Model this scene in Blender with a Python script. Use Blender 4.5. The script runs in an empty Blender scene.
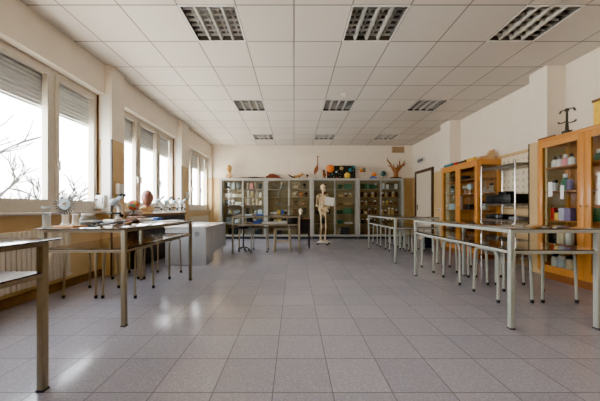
import bpy, bmesh, math, random
from mathutils import Vector, Matrix
R = random.Random(7)
PI = math.pi
sc = bpy.context.scene
COL = sc.collection

# ------------------------------------------------------------------ materials
def lin(c):
    return tuple((v/255/12.92) if v/255 <= .04045 else ((v/255+.055)/1.055)**2.4 for v in c)

def newmat(name):
    m = bpy.data.materials.new(name); m.use_nodes = True
    nt = m.node_tree; b = nt.nodes['Principled BSDF']
    return m, nt, b

def mat(name, rgb, rough=.5, metal=0, var=.06, scale=25, bump=0, coat=0, spec=.5, stretch=None):
    m, nt, b = newmat(name)
    c = lin(rgb); N = nt.nodes; L = nt.links
    b.inputs['Roughness'].default_value = rough
    b.inputs['Metallic'].default_value = metal
    b.inputs['Coat Weight'].default_value = coat
    b.inputs['Specular IOR Level'].default_value = spec
    tc = N.new('ShaderNodeTexCoord'); nz = N.new('ShaderNodeTexNoise')
    nz.inputs['Scale'].default_value = scale; nz.inputs['Detail'].default_value = 4
    if stretch:
        mp = N.new('ShaderNodeMapping'); mp.inputs['Scale'].default_value = stretch
        L.new(tc.outputs['Object'], mp.inputs['Vector']); L.new(mp.outputs['Vector'], nz.inputs['Vector'])
    else:
        L.new(tc.outputs['Object'], nz.inputs['Vector'])
    cr = N.new('ShaderNodeValToRGB')
    cr.color_ramp.elements[0].position = .3; cr.color_ramp.elements[1].position = .7
    cr.color_ramp.elements[0].color = tuple(v*(1-var*2) for v in c)+(1,)
    cr.color_ramp.elements[1].color = tuple(min(1, v*(1+var*2)) for v in c)+(1,)
    L.new(nz.outputs['Fac'], cr.inputs['Fac']); L.new(cr.outputs['Color'], b.inputs['Base Color'])
    if bump:
        bp = N.new('ShaderNodeBump'); bp.inputs['Strength'].default_value = bump; bp.inputs['Distance'].default_value = .01
        L.new(nz.outputs['Fac'], bp.inputs['Height']); L.new(bp.outputs['Normal'], b.inputs['Normal'])
    return m

def math_node(nt, op, a, b=None):
    n = nt.nodes.new('ShaderNodeMath'); n.operation = op
    for i, v in enumerate((a, b)):
        if v is None: continue
        if isinstance(v, (int, float)): n.inputs[i].default_value = v
        else: nt.links.new(v, n.inputs[i])
    return n.outputs[0]

def mixc(nt, fac, a, b):
    n = nt.nodes.new('ShaderNodeMix'); n.data_type = 'RGBA'
    if isinstance(fac, (int, float)): n.inputs[0].default_value = fac
    else: nt.links.new(fac, n.inputs[0])
    for i, v in ((6, a), (7, b)):
        if isinstance(v, tuple): n.inputs[i].default_value = v+(1,) if len(v) == 3 else v
        else: nt.links.new(v, n.inputs[i])
    return n.outputs[2]

def grid_mask(nt, coord, pitch, off, width):
    # 1 on the joint line
    t = math_node(nt, 'FRACT', math_node(nt, 'DIVIDE', math_node(nt, 'SUBTRACT', coord, off), pitch))
    d = math_node(nt, 'ABSOLUTE', math_node(nt, 'SUBTRACT', t, .5))
    return math_node(nt, 'GREATER_THAN', d, .5-width/pitch/2)

def floor_mat():
    m, nt, b = newmat('terrazzo_tiles'); N = nt.nodes; L = nt.links
    g = N.new('ShaderNodeNewGeometry'); s = N.new('ShaderNodeSeparateXYZ'); L.new(g.outputs['Position'], s.inputs[0])
    P = .325
    j = math_node(nt, 'MAXIMUM', grid_mask(nt, s.outputs[0], P, .21, .006), grid_mask(nt, s.outputs[1], P, .145, .006))
    cx = math_node(nt, 'FLOOR', math_node(nt, 'DIVIDE', math_node(nt, 'SUBTRACT', s.outputs[0], .21), P))
    cy = math_node(nt, 'FLOOR', math_node(nt, 'DIVIDE', math_node(nt, 'SUBTRACT', s.outputs[1], .145), P))
    cb = N.new('ShaderNodeCombineXYZ'); L.new(cx, cb.inputs[0]); L.new(cy, cb.inputs[1])
    wn = N.new('ShaderNodeTexWhiteNoise'); L.new(cb.outputs[0], wn.inputs['Vector'])
    n1 = N.new('ShaderNodeTexNoise'); n1.inputs['Scale'].default_value = 120; n1.inputs['Detail'].default_value = 3
    L.new(g.outputs['Position'], n1.inputs['Vector'])
    vo = N.new('ShaderNodeTexVoronoi'); vo.inputs['Scale'].default_value = 90; L.new(g.outputs['Position'], vo.inputs['Vector'])
    sp = math_node(nt, 'ADD', math_node(nt, 'MULTIPLY', n1.outputs['Fac'], .6), math_node(nt, 'MULTIPLY', vo.outputs['Distance'], .5))
    base = mixc(nt, sp, lin((126, 124, 134)), lin((182, 179, 189)))
    tone = mixc(nt, wn.outputs['Value'], (.92, .92, .94), (1.05, 1.04, 1.03))
    mul = N.new('ShaderNodeMix'); mul.data_type = 'RGBA'; mul.blend_type = 'MULTIPLY'; mul.inputs[0].default_value = 1
    L.new(base, mul.inputs[6]); L.new(tone, mul.inputs[7])
    L.new(mixc(nt, j, mul.outputs[2], lin((98, 93, 95))), b.inputs['Base Color'])
    n2 = N.new('ShaderNodeTexNoise'); n2.inputs['Scale'].default_value = 2.5; L.new(g.outputs['Position'], n2.inputs['Vector'])
    r = math_node(nt, 'ADD', math_node(nt, 'MULTIPLY', n2.outputs['Fac'], .06), .125)
    L.new(math_node(nt, 'MAXIMUM', r, math_node(nt, 'MULTIPLY', j, .7)), b.inputs['Roughness'])
    b.inputs['Specular IOR Level'].default_value = .5
    bp = N.new('ShaderNodeBump'); bp.inputs['Strength'].default_value = .35; bp.inputs['Distance'].default_value = .004; bp.invert = True
    L.new(j, bp.inputs['Height']); L.new(bp.outputs['Normal'], b.inputs['Normal'])
    return m

def ceiling_mat():
    m, nt, b = newmat('ceiling_panels'); N = nt.nodes; L = nt.links
    g = N.new('ShaderNodeNewGeometry'); s = N.new('ShaderNodeSeparateXYZ'); L.new(g.outputs['Position'], s.inputs[0])
    j = math_node(nt, 'MAXIMUM', grid_mask(nt, s.outputs[0], .61, 0, .016), grid_mask(nt, s.outputs[1], .61, 2.785, .016))
    n1 = N.new('ShaderNodeTexNoise'); n1.inputs['Scale'].default_value = 180; L.new(g.outputs['Position'], n1.inputs['Vector'])
    cx = math_node(nt, 'FLOOR', math_node(nt, 'DIVIDE', s.outputs[0], .61))
    cy = math_node(nt, 'FLOOR', math_node(nt, 'DIVIDE', math_node(nt, 'SUBTRACT', s.outputs[1], 2.785), .61))
    cb = N.new('ShaderNodeCombineXYZ'); L.new(cx, cb.inputs[0]); L.new(cy, cb.inputs[1])
    wn = N.new('ShaderNodeTexWhiteNoise'); L.new(cb.outputs[0], wn.inputs['Vector'])
    base = mixc(nt, math_node(nt, 'ADD', math_node(nt, 'MULTIPLY', n1.outputs['Fac'], .5), math_node(nt, 'MULTIPLY', wn.outputs['Value'], .5)), lin((202, 194, 184)), lin((216, 209, 200)))
    L.new(mixc(nt, j, base, lin((128, 122, 116))), b.inputs['Base Color'])
    b.inputs['Roughness'].default_value = .8
    return m

def wall_mat():
    m, nt, b = newmat('two_tone_paint'); N = nt.nodes; L = nt.links
    g = N.new('ShaderNodeNewGeometry'); s = N.new('ShaderNodeSeparateXYZ'); L.new(g.outputs['Position'], s.inputs[0])
    n1 = N.new('ShaderNodeTexNoise'); n1.inputs['Scale'].default_value = 6; n1.inputs['Detail'].default_value = 5
    L.new(g.outputs['Position'], n1.inputs['Vector'])
    up = mixc(nt, n1.outputs['Fac'], lin((224, 214, 198)), lin((236, 227, 213)))
    lo = mixc(nt, n1.outputs['Fac'], lin((200, 170, 120)), lin((214, 184, 134)))
    k = math_node(nt, 'LESS_THAN', s.outputs[2], 2.02)
    L.new(mixc(nt, k, up, lo), b.inputs['Base Color'])
    b.inputs['Roughness'].default_value = .6
    return m

def glass_mat(name, tint=(1, 1, 1), refl=.5, body=0):
    m = bpy.data.materials.new(name); m.use_nodes = True; nt = m.node_tree; N = nt.nodes; L = nt.links
    for n in list(N):
        if n.type != 'OUTPUT_MATERIAL': N.remove(n)
    out = [n for n in N if n.type == 'OUTPUT_MATERIAL'][0]
    tr = N.new('ShaderNodeBsdfTransparent'); tr.inputs[0].default_value = tint+(1,)
    gl = N.new('ShaderNodeBsdfGlossy'); gl.inputs['Roughness'].default_value = .02
    fr = N.new('ShaderNodeLayerWeight'); fr.inputs['Blend'].default_value = .5
    sch = math_node(nt, 'ADD', math_node(nt, 'MULTIPLY', math_node(nt, 'POWER', fr.outputs['Facing'], 5), .95), .045)
    mx = N.new('ShaderNodeMixShader')
    L.new(math_node(nt, 'MULTIPLY', sch, refl), mx.inputs[0])
    L.new(tr.outputs[0], mx.inputs[1]); L.new(gl.outputs[0], mx.inputs[2])
    last = mx
    if body:
        df = N.new('ShaderNodeBsdfDiffuse'); df.inputs[0].default_value = (.75, .8, .82, 1)
        m2 = N.new('ShaderNodeMixShader'); m2.inputs[0].default_value = body
        L.new(mx.outputs[0], m2.inputs[1]); L.new(df.outputs[0], m2.inputs[2]); last = m2
    L.new(last.outputs[0], out.inputs[0])
    return m

def wood_mat(name, a, b_, rough=.35, coat=.3, stretch=(14, 14, 1.2)):
    m, nt, b = newmat(name); N = nt.nodes; L = nt.links
    tc = N.new('ShaderNodeTexCoord'); mp = N.new('ShaderNodeMapping'); mp.inputs['Scale'].default_value = stretch
    nz = N.new('ShaderNodeTexNoise'); nz.inputs['Scale'].default_value = 3; nz.inputs['Detail'].default_value = 6; nz.inputs['Distortion'].default_value = .6
    L.new(tc.outputs['Object'], mp.inputs[0]); L.new(mp.outputs[0], nz.inputs['Vector'])
    L.new(mixc(nt, nz.outputs['Fac'], lin(a), lin(b_)), b.inputs['Base Color'])
    b.inputs['Roughness'].default_value = rough; b.inputs['Coat Weight'].default_value = coat; b.inputs['Coat Roughness'].default_value = .1
    return m

M = dict(
 floor=floor_mat(), ceil=ceiling_mat(), wall=wall_mat(),
 glass=glass_mat('window_glass', (1, 1, 1), .5), cabglass=glass_mat('cabinet_glass', (.93, .96, .95), .8),
 labglass=glass_mat('lab_glass', (.9, .95, .96), .7, .22),
 frame=mat('window_frame_paint', (206, 198, 184), .4, var=.02),
 shutter=mat('shutter_grey', (226, 230, 232), .7, var=.01),
 sill=mat('stone_sill', (176, 168, 158), .3, var=.08, scale=60),
 guard=mat('dark_corner_guard', (52, 36, 26), .4),
 base=mat('brown_baseboard', (122, 96, 66), .45),
 steel=mat('grey_enamel', (160, 164, 154), .35, var=.03),
 steel_backlit=mat('grey_enamel_backlit', (134, 122, 98), .38, var=.03),  # grey enamel again, with backlit shade put into a darker, browner colour
 top=mat('brown_laminate', (62, 38, 26), .12, var=.15, scale=8, coat=.5, spec=.6),
 edge=mat('dark_edge', (34, 26, 22), .4),
 rubber=mat('black_rubber', (18, 18, 20), .6),
 seat=wood_mat('seat_wood', (92, 58, 36), (120, 80, 50)),
 alu=mat('grey_cabinet_paint', (166, 167, 160), .4, var=.02),
 inner=mat('cabinet_interior', (150, 130, 100), .7, var=.08, scale=4),
 shelfm=mat('shelf_board', (150, 132, 104), .5),
 oak=wood_mat('orange_oak', (188, 120, 42), (214, 146, 62)),
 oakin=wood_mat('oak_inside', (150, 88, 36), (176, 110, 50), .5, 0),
 plinth=wood_mat('dark_oak_plinth', (120, 70, 30), (142, 86, 40)),
 chrome=mat('chrome', (205, 205, 205), .18, 1, var=.02),
 wire=mat('galvanised_wire', (150, 150, 148), .35, .8),
 black=mat('black_plastic', (20, 20, 22), .4),
 dark=mat('charcoal_plastic', (44, 44, 48), .5),
 white=mat('white_plastic', (226, 224, 218), .4, var=.02),
 paper=mat('white_paper', (235, 235, 232), .8, var=.02),
 desk=mat('pale_grey_laminate', (168, 172, 178), .45, var=.02),
 desktop=mat('white_desk_top', (224, 224, 220), .25, var=.02, coat=.3),
 grey=mat('mid_grey', (120, 122, 124), .5),
 rad=mat('radiator_enamel', (214, 204, 186), .4, var=.02),
 door=mat('cream_door', (222, 212, 192), .45, var=.02),
 brownframe=wood_mat('brown_door_frame', (62, 40, 26), (84, 54, 36)),
 bone=mat('bone', (224, 200, 160), .55, var=.1, scale=30),
 blue=mat('blue_card', (44, 86, 168), .5), red=mat('red_card', (190, 40, 38), .5), pink=mat('pink_card', (222, 128, 140), .5),
 yellow=mat('yellow_card', (232, 190, 60), .5), green=mat('green_card', (58, 116, 86), .5), dgreen=mat('dark_green_card', (38, 86, 62), .5),
 teal=mat('teal_card', (40, 130, 140), .5), purple=mat('purple_card', (128, 108, 150), .5), lav=mat('lavender_card', (190, 182, 206), .5),
 orange=mat('orange_paint', (226, 120, 34), .45), cream=mat('cream_card', (226, 208, 170), .6), brown=mat('brown_card', (112, 74, 44), .6),
 tan=mat('tan_card', (196, 160, 108), .6), amber=mat('amber_glass', (96, 60, 34), .12, coat=.6), lblue=mat('pale_blue', (186, 204, 214), .4),
 fur=mat('brown_fur', (128, 76, 40), .9, var=.25, scale=60, bump=.6), darkfur=mat('dark_fur', (58, 38, 28), .9, var=.25, scale=60, bump=.6),
 redfur=mat('red_brown_hide', (120, 56, 32), .8, var=.3, scale=40, bump=.6), tanfur=mat('tan_fur', (206, 146, 74), .9, var=.2, scale=60, bump=.5),
 root=wood_mat('root_wood', (112, 62, 30), (176, 112, 62), .6, 0, (20, 20, 4)),
 muscle=mat('muscle_red', (142, 92, 78), .5, var=.35, scale=9, stretch=(6, 6, .6)), skin=mat('yellow_plaster', (226, 178, 92), .5, var=.12, scale=12),
 darkmetal=mat('dark_bronze', (72, 70, 58), .45, .5), brass=mat('brass', (190, 150, 80), .3, .9),
 louver=mat('louver_aluminium', (200, 198, 192), .3, .45, var=.02), housing=mat('lamp_housing', (96, 92, 88), .5),
 tube=mat('lamp_tube', (226, 224, 216), .3, var=.01),
 bark=mat('dark_bark', (34, 31, 29), .9, var=.2, scale=10), ground=mat('pale_paved_yard', (226, 220, 208), .9),
 navy=mat('navy_cloth', (24, 28, 46), .8), birch=wood_mat('birch', (150, 134, 104), (176, 160, 128)), vent=mat('beige_grille', (186, 156, 118), .6),
)

# ------------------------------------------------------------------ mesh builder
class MB:
    def __init__(s): s.bm = bmesh.new()
    def box(s, x0, x1, y0, y1, z0, z1, bev=0):
        return s.boxm(Matrix.Translation(((x0+x1)/2, (y0+y1)/2, (z0+z1)/2)), abs(x1-x0), abs(y1-y0), abs(z1-z0), bev)
    def boxm(s, mtx, sx, sy, sz, bev=0):
        r = bmesh.ops.create_cube(s.bm, size=1, matrix=mtx @ Matrix.Diagonal((sx, sy, sz, 1)))
        if bev:
            es = list({e for v in r['verts'] for e in v.link_edges})
            bmesh.ops.bevel(s.bm, geom=es, offset=bev, segments=2, affect='EDGES', profile=.5)
        return s
    def chain(s, pts, rad, seg=8, caps=True, flat=1.0):
        # tapered tube through points
        pts = [Vector(p) for p in pts]
        if not isinstance(rad, (list, tuple)): rad = [rad]*len(pts)
        rings = []; ref = None
        for i, p in enumerate(pts):
            if i == 0: d = pts[1]-p
            elif i == len(pts)-1: d = p-pts[i-1]
            else: d = (pts[i+1]-p).normalized()+(p-pts[i-1]).normalized()
            d.normalize()
            if ref is None:
                ref = Vector((0, 0, 1)) if abs(d.z) < .9 else Vector((1, 0, 0))
            u = d.cross(ref)
            if u.length < 1e-4: u = d.orthogonal()
            u.normalize(); v = u.cross(d).normalized(); ref = v
            rings.append([s.bm.verts.new(p+(u*math.cos(2*PI*k/seg)+v*flat*math.sin(2*PI*k/seg))*rad[i]) for k in range(seg)])
        for a, b in zip(rings, rings[1:]):
            for k in range(seg):
                s.bm.faces.new((a[k], a[(k+1) % seg], b[(k+1) % seg], b[k]))
        if caps:
            s.bm.faces.new(list(reversed(rings[0]))); s.bm.faces.new(rings[-1])
        return s
    def lathe(s, c, prof, seg=12, axis=None):
        c = Vector(c); rings = []
        mt = axis if axis else Matrix.Identity(3)
        for r, z in prof:
            rings.append([s.bm.verts.new(c+mt @ Vector((max(r, 1e-4)*math.cos(2*PI*k/seg), max(r, 1e-4)*math.sin(2*PI*k/seg), z))) for k in range(seg)])
        for a, b in zip(rings, rings[1:]):
            for k in range(seg):
                s.bm.faces.new((a[k], a[(k+1) % seg], b[(k+1) % seg], b[k]))
        s.bm.faces.new(list(reversed(rings[0]))); s.bm.faces.new(rings[-1])
        return s
    def ball(s, c, rx, ry=None, rz=None, seg=14, rot=None):
        ry = rx if ry is None else ry; rz = rx if rz is None else rz
        m = Matrix.Translation(c)
        if rot is not None: m = m @ rot
        bmesh.ops.create_uvsphere(s.bm, u_segments=seg, v_segments=max(6, seg*2//3), radius=1, matrix=m @ Matrix.Diagonal((rx, ry, rz, 1)))
        return s
    def prism(s, poly, y0, y1):
        # polygon in xz extruded along y
        a = [s.bm.verts.new((x, y0, z)) for x, z in poly]; b = [s.bm.verts.new((x, y1, z)) for x, z in poly]
        n = len(poly)
        for k in range(n): s.bm.faces.new((a[k], a[(k+1) % n], b[(k+1) % n], b[k]))
        s.bm.faces.new(list(reversed(a))); s.bm.faces.new(b)
        return s
    def quad(s, *p):
        s.bm.faces.new([s.bm.verts.new(q) for q in p]); return s
    def build(s, name, m, parent=None, off=None):
        if off is not None: bmesh.ops.translate(s.bm, verts=s.bm.verts, vec=-Vector(off))
        bmesh.ops.recalc_face_normals(s.bm, faces=s.bm.faces)
        me = bpy.data.meshes.new(name); s.bm.to_mesh(me); s.bm.free()
        for p in me.polygons: p.use_smooth = True
        try: me.set_sharp_from_angle(angle=math.radians(38))
        except Exception: pass
        o = bpy.data.objects.new(name, me); me.materials.append(M[m] if isinstance(m, str) else m)
        COL.objects.link(o)
        if parent: o.parent = parent
        return o

def tag(o, label, cat, group=None):
    o['label'] = label; o['category'] = cat
    if group: o['group'] = group
    return o
def thing(name, label, cat, loc=(0, 0, 0), rz=0, group=None):
    o = bpy.data.objects.new(name, None); COL.objects.link(o); o.empty_display_size = .1
    o.location = loc; o.rotation_euler = (0, 0, rz)
    return tag(o, label, cat, group)
def struct(o): o['kind'] = 'structure'; return o
def single(name, mb, m, label, cat, loc=(0, 0, 0), rz=0, group=None):
    o = mb.build(name, m); o.location = loc; o.rotation_euler = (0, 0, rz)
    return tag(o, label, cat, group)
def copy_tree(o, parent=None):
    c = o.copy(); COL.objects.link(c)
    if parent: c.parent = parent
    for ch in list(o.children): copy_tree(ch, c)
    return c
def place(proto, used, loc, rz, label, group=None):
    o = proto if not used[0] else copy_tree(proto)
    used[0] = True
    o.location = loc; o.rotation_euler = (0, 0, rz); o['label'] = label
    if group: o['group'] = group
    return o

# ------------------------------------------------------------------ room constants
XL, XR, YB, YF, H = -2.80, 4.02, 9.05, -3.2, 3.12
PIL = [(-3.2, -3.19), (-1.01, -.71), (1.47, 1.77), (3.95, 4.25), (6.43, 6.86)]
BAYS = [(-3.19, -1.01), (-.71, 1.47), (1.77, 3.95), (4.25, 6.43), (6.86, 8.95)]
SILL, HEAD = .95, 2.68

m_ = MB(); m_.box(-3.1, 4.2, YF-.1, YB+.1, -.15, 0); struct(m_.build('floor', 'floor'))

# ceiling, with an opening for each lamp
LX = (-1.22, .61, 2.44); LY = (2.785, 5.225, 7.665)
m_ = MB()
xs = sorted({-3.1, 4.2} | {v for x in LX for v in (x, x+.61)}); ys = sorted({YF, YB+.1} | {v for y in LY for v in (y, y+.61)})
for x0, x1 in zip(xs, xs[1:]):
    for y0, y1 in zip(ys, ys[1:]):
        if any(abs(x0-x) < 1e-3 for x in LX) and any(abs(y0-y) < 1e-3 for y in LY): continue
        m_.box(x0, x1, y0, y1, H, H+.02)
struct(m_.build('ceiling', 'ceil'))
struct(MB().box(-3.2, 4.3, YF-.1, YB+.2, H+.16, H+.3).build('ceiling_slab', 'ceil'))

# left wall: parapet, lintel band, pillars
m_ = MB()
m_.box(-3.05, -2.86, YF, YB, 0, SILL-.03)
m_.box(-3.05, XL, YF, YB, HEAD, H+.16)
for a, b in PIL: m_.box(-3.05, -2.70, a, b, 0, H+.02)
m_.box(-3.05, XL+.03, 8.95, YB, 0, HEAD)
struct(m_.build('wall_left', 'wall'))
m_ = MB(); m_.box(XR, XR+.15, YF, YB, 0, H+.16)
for a, b in PIL: m_.box(3.75, XR+.02, a, min(b, 6.83), 0, H+.02)
struct(m_.build('wall_right', 'wall'))
struct(MB().box(-3.05, XR+.15, YB, YB+.15, 0, H+.16).build('wall_back', 'wall'))
struct(MB().box(-3.05, XR+.15, YF-.12, YF, 0, H+.16).build('wall_front', 'wall'))
m_ = MB(); m_.box(-2.86, -2.845, YF, YB, 0, .1)
struct(m_.build('baseboard_left', 'base'))
m_ = MB()
m_.box(XR-.015, XR, 6.83, 7.62, 0, .1); m_.box(XR-.015, XR, 8.82, YB, 0, .1); m_.box(XR-.015, XR, 4.25, 6.43, 0, .1)
struct(m_.build('baseboard_right', 'base'))
struct(MB().box(XL+.03, XR, YB-.015, YB, 0, .1).build('baseboard_back', 'base'))
n = 0
for x, y in ((-2.70, 3.95), (-2.70, 6.43), (3.75, 4.25)):
    n += 1; sx = 1 if x < 0 else -1
    m_ = MB(); m_.box(x-.018*sx, x+.004*sx, y-.004, y+.016, 0, 2.02)
    struct(m_.build('trim_%d' % n, 'guard'))

# windows
for i, (y0, y1) in enumerate(BAYS):
    w = struct(bpy.data.objects.new('window_%d' % (i+1), None)); COL.objects.link(w)
    loc = Vector((-2.95, (y0+y1)/2, SILL)); w.location = loc
    f = MB(); X0, X1 = -2.99, -2.92
    f.box(X0, X1, y0, y1, HEAD-.05, HEAD); f.box(X0, X1, y0, y1, SILL, SILL+.10)
    ns = 3; wdt = (y1-y0)/ns
    for k in range(ns+1):
        yy = y0+k*wdt; a = max(y0, yy-.03); b = min(y1, yy+.03); f.box(X0, X1, a, b, SILL+.1, HEAD-.05)
    f.build('frame', 'frame', w, loc)
    for k in range(ns):
        a, b = y0+k*wdt+.03, y0+(k+1)*wdt-.03; s_ = MB(); A, B = -2.975, -2.905; t = .05
        s_.box(A, B, a, b, SILL+.10, SILL+.10+t); s_.box(A, B, a, b, HEAD-.05-t, HEAD-.05)
        s_.box(A, B, a, a+t, SILL+.1+t, HEAD-.05-t); s_.box(A, B, b-t, b, SILL+.1+t, HEAD-.05-t)
        so = s_.build('sash', 'frame', w, loc)
        MB().box(-2.945, -2.94, a+t, b-t, SILL+.1+t, HEAD-.05-t).build('pane', 'glass', so, loc)
        hy = a+.025 if k else b-.025
        hm = MB(); hm.box(-2.905, -2.895, hy-.012, hy+.012, 1.52, 1.60); hm.box(-2.895, -2.875, hy-.008, hy+.008, 1.54, 1.57); hm.box(-2.885, -2.872, hy-.009, hy+.009, 1.46, 1.58)
        hm.build('handle', 'white', so, loc)
    s_ = MB(); z = HEAD-.02
    while z > 2.17:
        s_.chain([(-3.02, y0+.02, z), (-3.02, y1-.02, z)], .026, 6, flat=.35)
        s_.box(-3.024, -3.016, y0+.02, y1-.02, z-.027, z+.027); z -= .05
    s_.build('roller_shutter', 'shutter', w, loc)
    MB().box(-2.92, -2.765, y0, y1, SILL-.03, SILL, .004).build('sill', 'sill', w, loc)

# door in the right wall
d = struct(bpy.data.objects.new('door_1', None)); COL.objects.link(d); loc = Vector((XR, 8.2, 0)); d.location = loc
f = MB(); f.box(XR-.04, XR-.001, 7.66, 7.75, 0, 2.19); f.box(XR-.04, XR-.001, 8.70, 8.79, 0, 2.19); f.box(XR-.04, XR-.001, 7.75, 8.70, 2.10, 2.19)
f.build('door_frame', 'brownframe', d, loc)
lf = MB().box(XR-.025, XR-.001, 7.75, 8.70, .01, 2.10).build('door_leaf', 'door', d, loc)
hm = MB(); hm.box(XR-.032, XR-.025, 8.60, 8.64, .93, 1.12); hm.chain([(XR-.03, 8.62, 1.04), (XR-.07, 8.62, 1.04), (XR-.07, 8.50, 1.04)], .009, 6)
hm.build('door_handle', 'dark', lf, loc)

# ------------------------------------------------------------------ ceiling lights
lt = thing('ceiling_light', '', 'ceiling light'); u_ = [False]
h = MB()
h.box(.01, .60, .01, .60, .10, .11); h.box(.0, .012, 0, .61, .0, .11); h.box(.598, .61, 0, .61, 0, .11); h.box(.012, .598, 0, .012, 0, .11); h.box(.012, .598, .598, .61, 0, .11)
h.build('housing', 'housing', lt)
h = MB(); e = .018
h.box(0, .61, 0, e, -.004, .004); h.box(0, .61, .61-e, .61, -.004, .004); h.box(0, e, e, .61-e, -.004, .004); h.box(.61-e, .61, e, .61-e, -.004, .004)
h.build('rim', 'white', lt)
for k in range(4):
    cx = .018+.1435*(k+.5); MB().chain([(cx, .03, .075), (cx, .58, .075)], .013, 10).build('lamp_tube', 'tube', lt)
h = MB()
for k in range(1, 4):
    cx = .018+.1435*k; h.prism([(cx-.024, .05), (cx-.013, .006), (cx+.013, .006), (cx+.024, .05)], .02, .59)
for k in range(1, 7):
    cy = .61*k/7
    for q in range(4):
        a = .018+.1435*q+.006; h.box(a, a+.131, cy-.0025, cy+.0025, .018, .045)
h.build('louver', 'louver', lt)
for i, y in enumerate(LY):
    for j, x in enumerate(LX):
        place(lt, u_, (x, y, H), 0, 'unlit recessed louvred ceiling light, %s of the %s row' % (('left', 'middle', 'right')[j], ('nearest', 'middle', 'farthest')[i]), 'recessed ceiling lights')
sd = thing('smoke_detector', 'small white round smoke detector on the ceiling panels', 'smoke detector', (.93, 4.94, H))
MB().lathe((0, 0, 0), [(.055, 0), (.055, -.02), (.045, -.03)], 16).build('mount', 'white', sd); MB().lathe((0, 0, -.03), [(.04, 0), (.036, -.02), (.015, -.028)], 16).build('sensor_cap', 'white', sd)

# ------------------------------------------------------------------ tables
def make_table(L, W, ov, steel, label, loc, ht=.83, leg=.036, shelf=.65):
    # L along y, W along x; origin = left near corner on the floor (leg outer)
    t = thing('lab_table', label, 'table', loc, 0, 'two-tier laboratory tables')
    MB().box(-ov, W+ov, -ov, L+ov, ht-.008, ht, .002).build('table_top', 'top', t)
    f = MB(); z0, z1 = ht-.036, ht-.008
    f.box(leg, W-leg, 0, .022, z0, z1); f.box(leg, W-leg, L-.022, L, z0, z1); f.box(0, .022, leg, L-leg, z0, z1); f.box(W-.022, W, leg, L-leg, z0, z1)
    f.build('top_frame', steel, t)
    MB().box(.004, W-.004, .022, L-.022, shelf-.005, shelf+.004).build('shelf', 'top', t)
    f = MB(); z0, z1 = shelf-.026, shelf-.005
    f.box(leg, W-leg, 0, .022, z0, z1); f.box(leg, W-leg, L-.022, L, z0, z1); f.box(0, .022, leg, L-leg, z0, z1); f.box(W-.022, W, leg, L-leg, z0, z1)
    f.build('shelf_frame', steel, t)
    for x in (0, W-leg):
        for y in (0, L-leg):
            lg = MB().box(x, x+leg, y, y+leg, .008, ht-.008, .003).build('leg', steel, t)
            MB().box(x-.002, x+leg+.002, y-.002, y+leg+.002, 0, .012).build('foot_cap', 'dark', lg)
    return t
make_table(1.77, .75, .004, 'steel', 'long two-tier lab table with grey legs, nearest on the right', (1.78, 2.19, 0))
make_table(1.75, .80, .004, 'steel', 'two-tier lab table with grey legs, farther one on the right', (1.815, 4.80, 0))
make_table(1.48, .72, .025, 'steel_backlit', 'two-tier lab table covered with instruments by the left windows', (-2.14, 2.24, 0))
make_table(1.5, .72, .045, 'steel_backlit', 'bare two-tier lab table cut off by left edge of photo', (-2.08, -.02, 0))
t = make_table(.74, 1.49, .012, 'steel_backlit', 'two-tier lab table standing crosswise before the grey cabinets', (-1.355, 5.80, 0))

# ------------------------------------------------------------------ stools
def make_stool(seatm, legm):
    s = thing('stool', '', 'stool')
    MB().box(-.163, .163, -.15, .15, .536, .556, .008).build('seat', seatm, s)
    for sx in (-1, 1):
        xt, xb = .170*sx, .180*sx
        pts = []
        for q, (yy, zz) in enumerate([(-.190, .02), (-.184, .28), (-.178, .44), (-.172, .492), (-.152, .525), (-.115, .538), (.115, .538), (.152, .525), (.172, .492), (.178, .44), (.184, .28), (.190, .02)]):
            pts.append((xb+(xt-xb)*zz/.538, yy, zz))
        lf = MB().chain(pts, .0125, 8).build('leg_frame', legm, s)
        for p in (pts[0], pts[-1]):
            MB().lathe((p[0], p[1], 0), [(.015, 0), (.017, .02), (.015, .036)], 10).build('rubber_foot', 'rubber', lf)
    MB().box(-.16, .16, -.012, .012, .524, .536).build('crossbar', legm, s)
    return s
st = make_stool('seat', 'steel'); us = [False]
for y, nm in ((3.0, 'nearest'), (3.65, 'middle'), (4.30, 'farthest')):
    for x, rw in ((2.33, 'aisle-side row'), (2.80, 'cabinet-side row')):
        place(st, us, (x, y, 0), 0, 'grey tubular stool, %s in the %s at the near right table' % (nm, rw), 'stools at the right tables')
for y, nm in ((5.98, 'nearest'), (6.63, 'middle'), (7.28, 'farthest')):
    for x, rw in ((2.39, 'aisle-side row'), (2.83, 'wall-side row')):
        place(st, us, (x, y, 0), 0, 'grey tubular stool, %s in the %s at the far right table' % (nm, rw), 'stools at the right tables')
st2 = make_stool('seat', 'steel_backlit'); us2 = [False]
for x, y, nm in ((-2.37, 3.14, 'near radiator-side'), (-1.935, 3.14, 'near aisle-side'), (-2.37, 3.94, 'far radiator-side'), (-1.93, 3.94, 'far aisle-side')):
    place(st2, us2, (x, y, 0), 0, 'backlit grey tubular stool with black feet, %s one under left instrument table' % nm, 'stools under the left table')
place(st2, us2, (-.79, 6.2, 0), 0, 'backlit grey tubular stool in the middle beneath the crosswise table', 'stools under the crosswise table')
st3 = thing('wooden_stool', 'pale wooden stool with thick legs under right half of crosswise table', 'stool', (-.27, 6.25, 0))
MB().box(-.18, .18, -.17, .17, .50, .53, .008).build('seat', 'birch', st3)
for sx in (-1, 1):
    for sy in (-1, 1): MB().chain([(.185*sx, .16*sy, 0), (.16*sx, .14*sy, .50)], [.022, .026], 8).build('leg', 'birch', st3)
MB().box(-.15, .15, -.015, .015, .2, .235).build('stretcher', 'birch', st3)
sw = thing('swivel_stool', 'black five-footed swivel stool under left end of crosswise table', 'stool', (-1.165, 6.15, 0))
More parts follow.
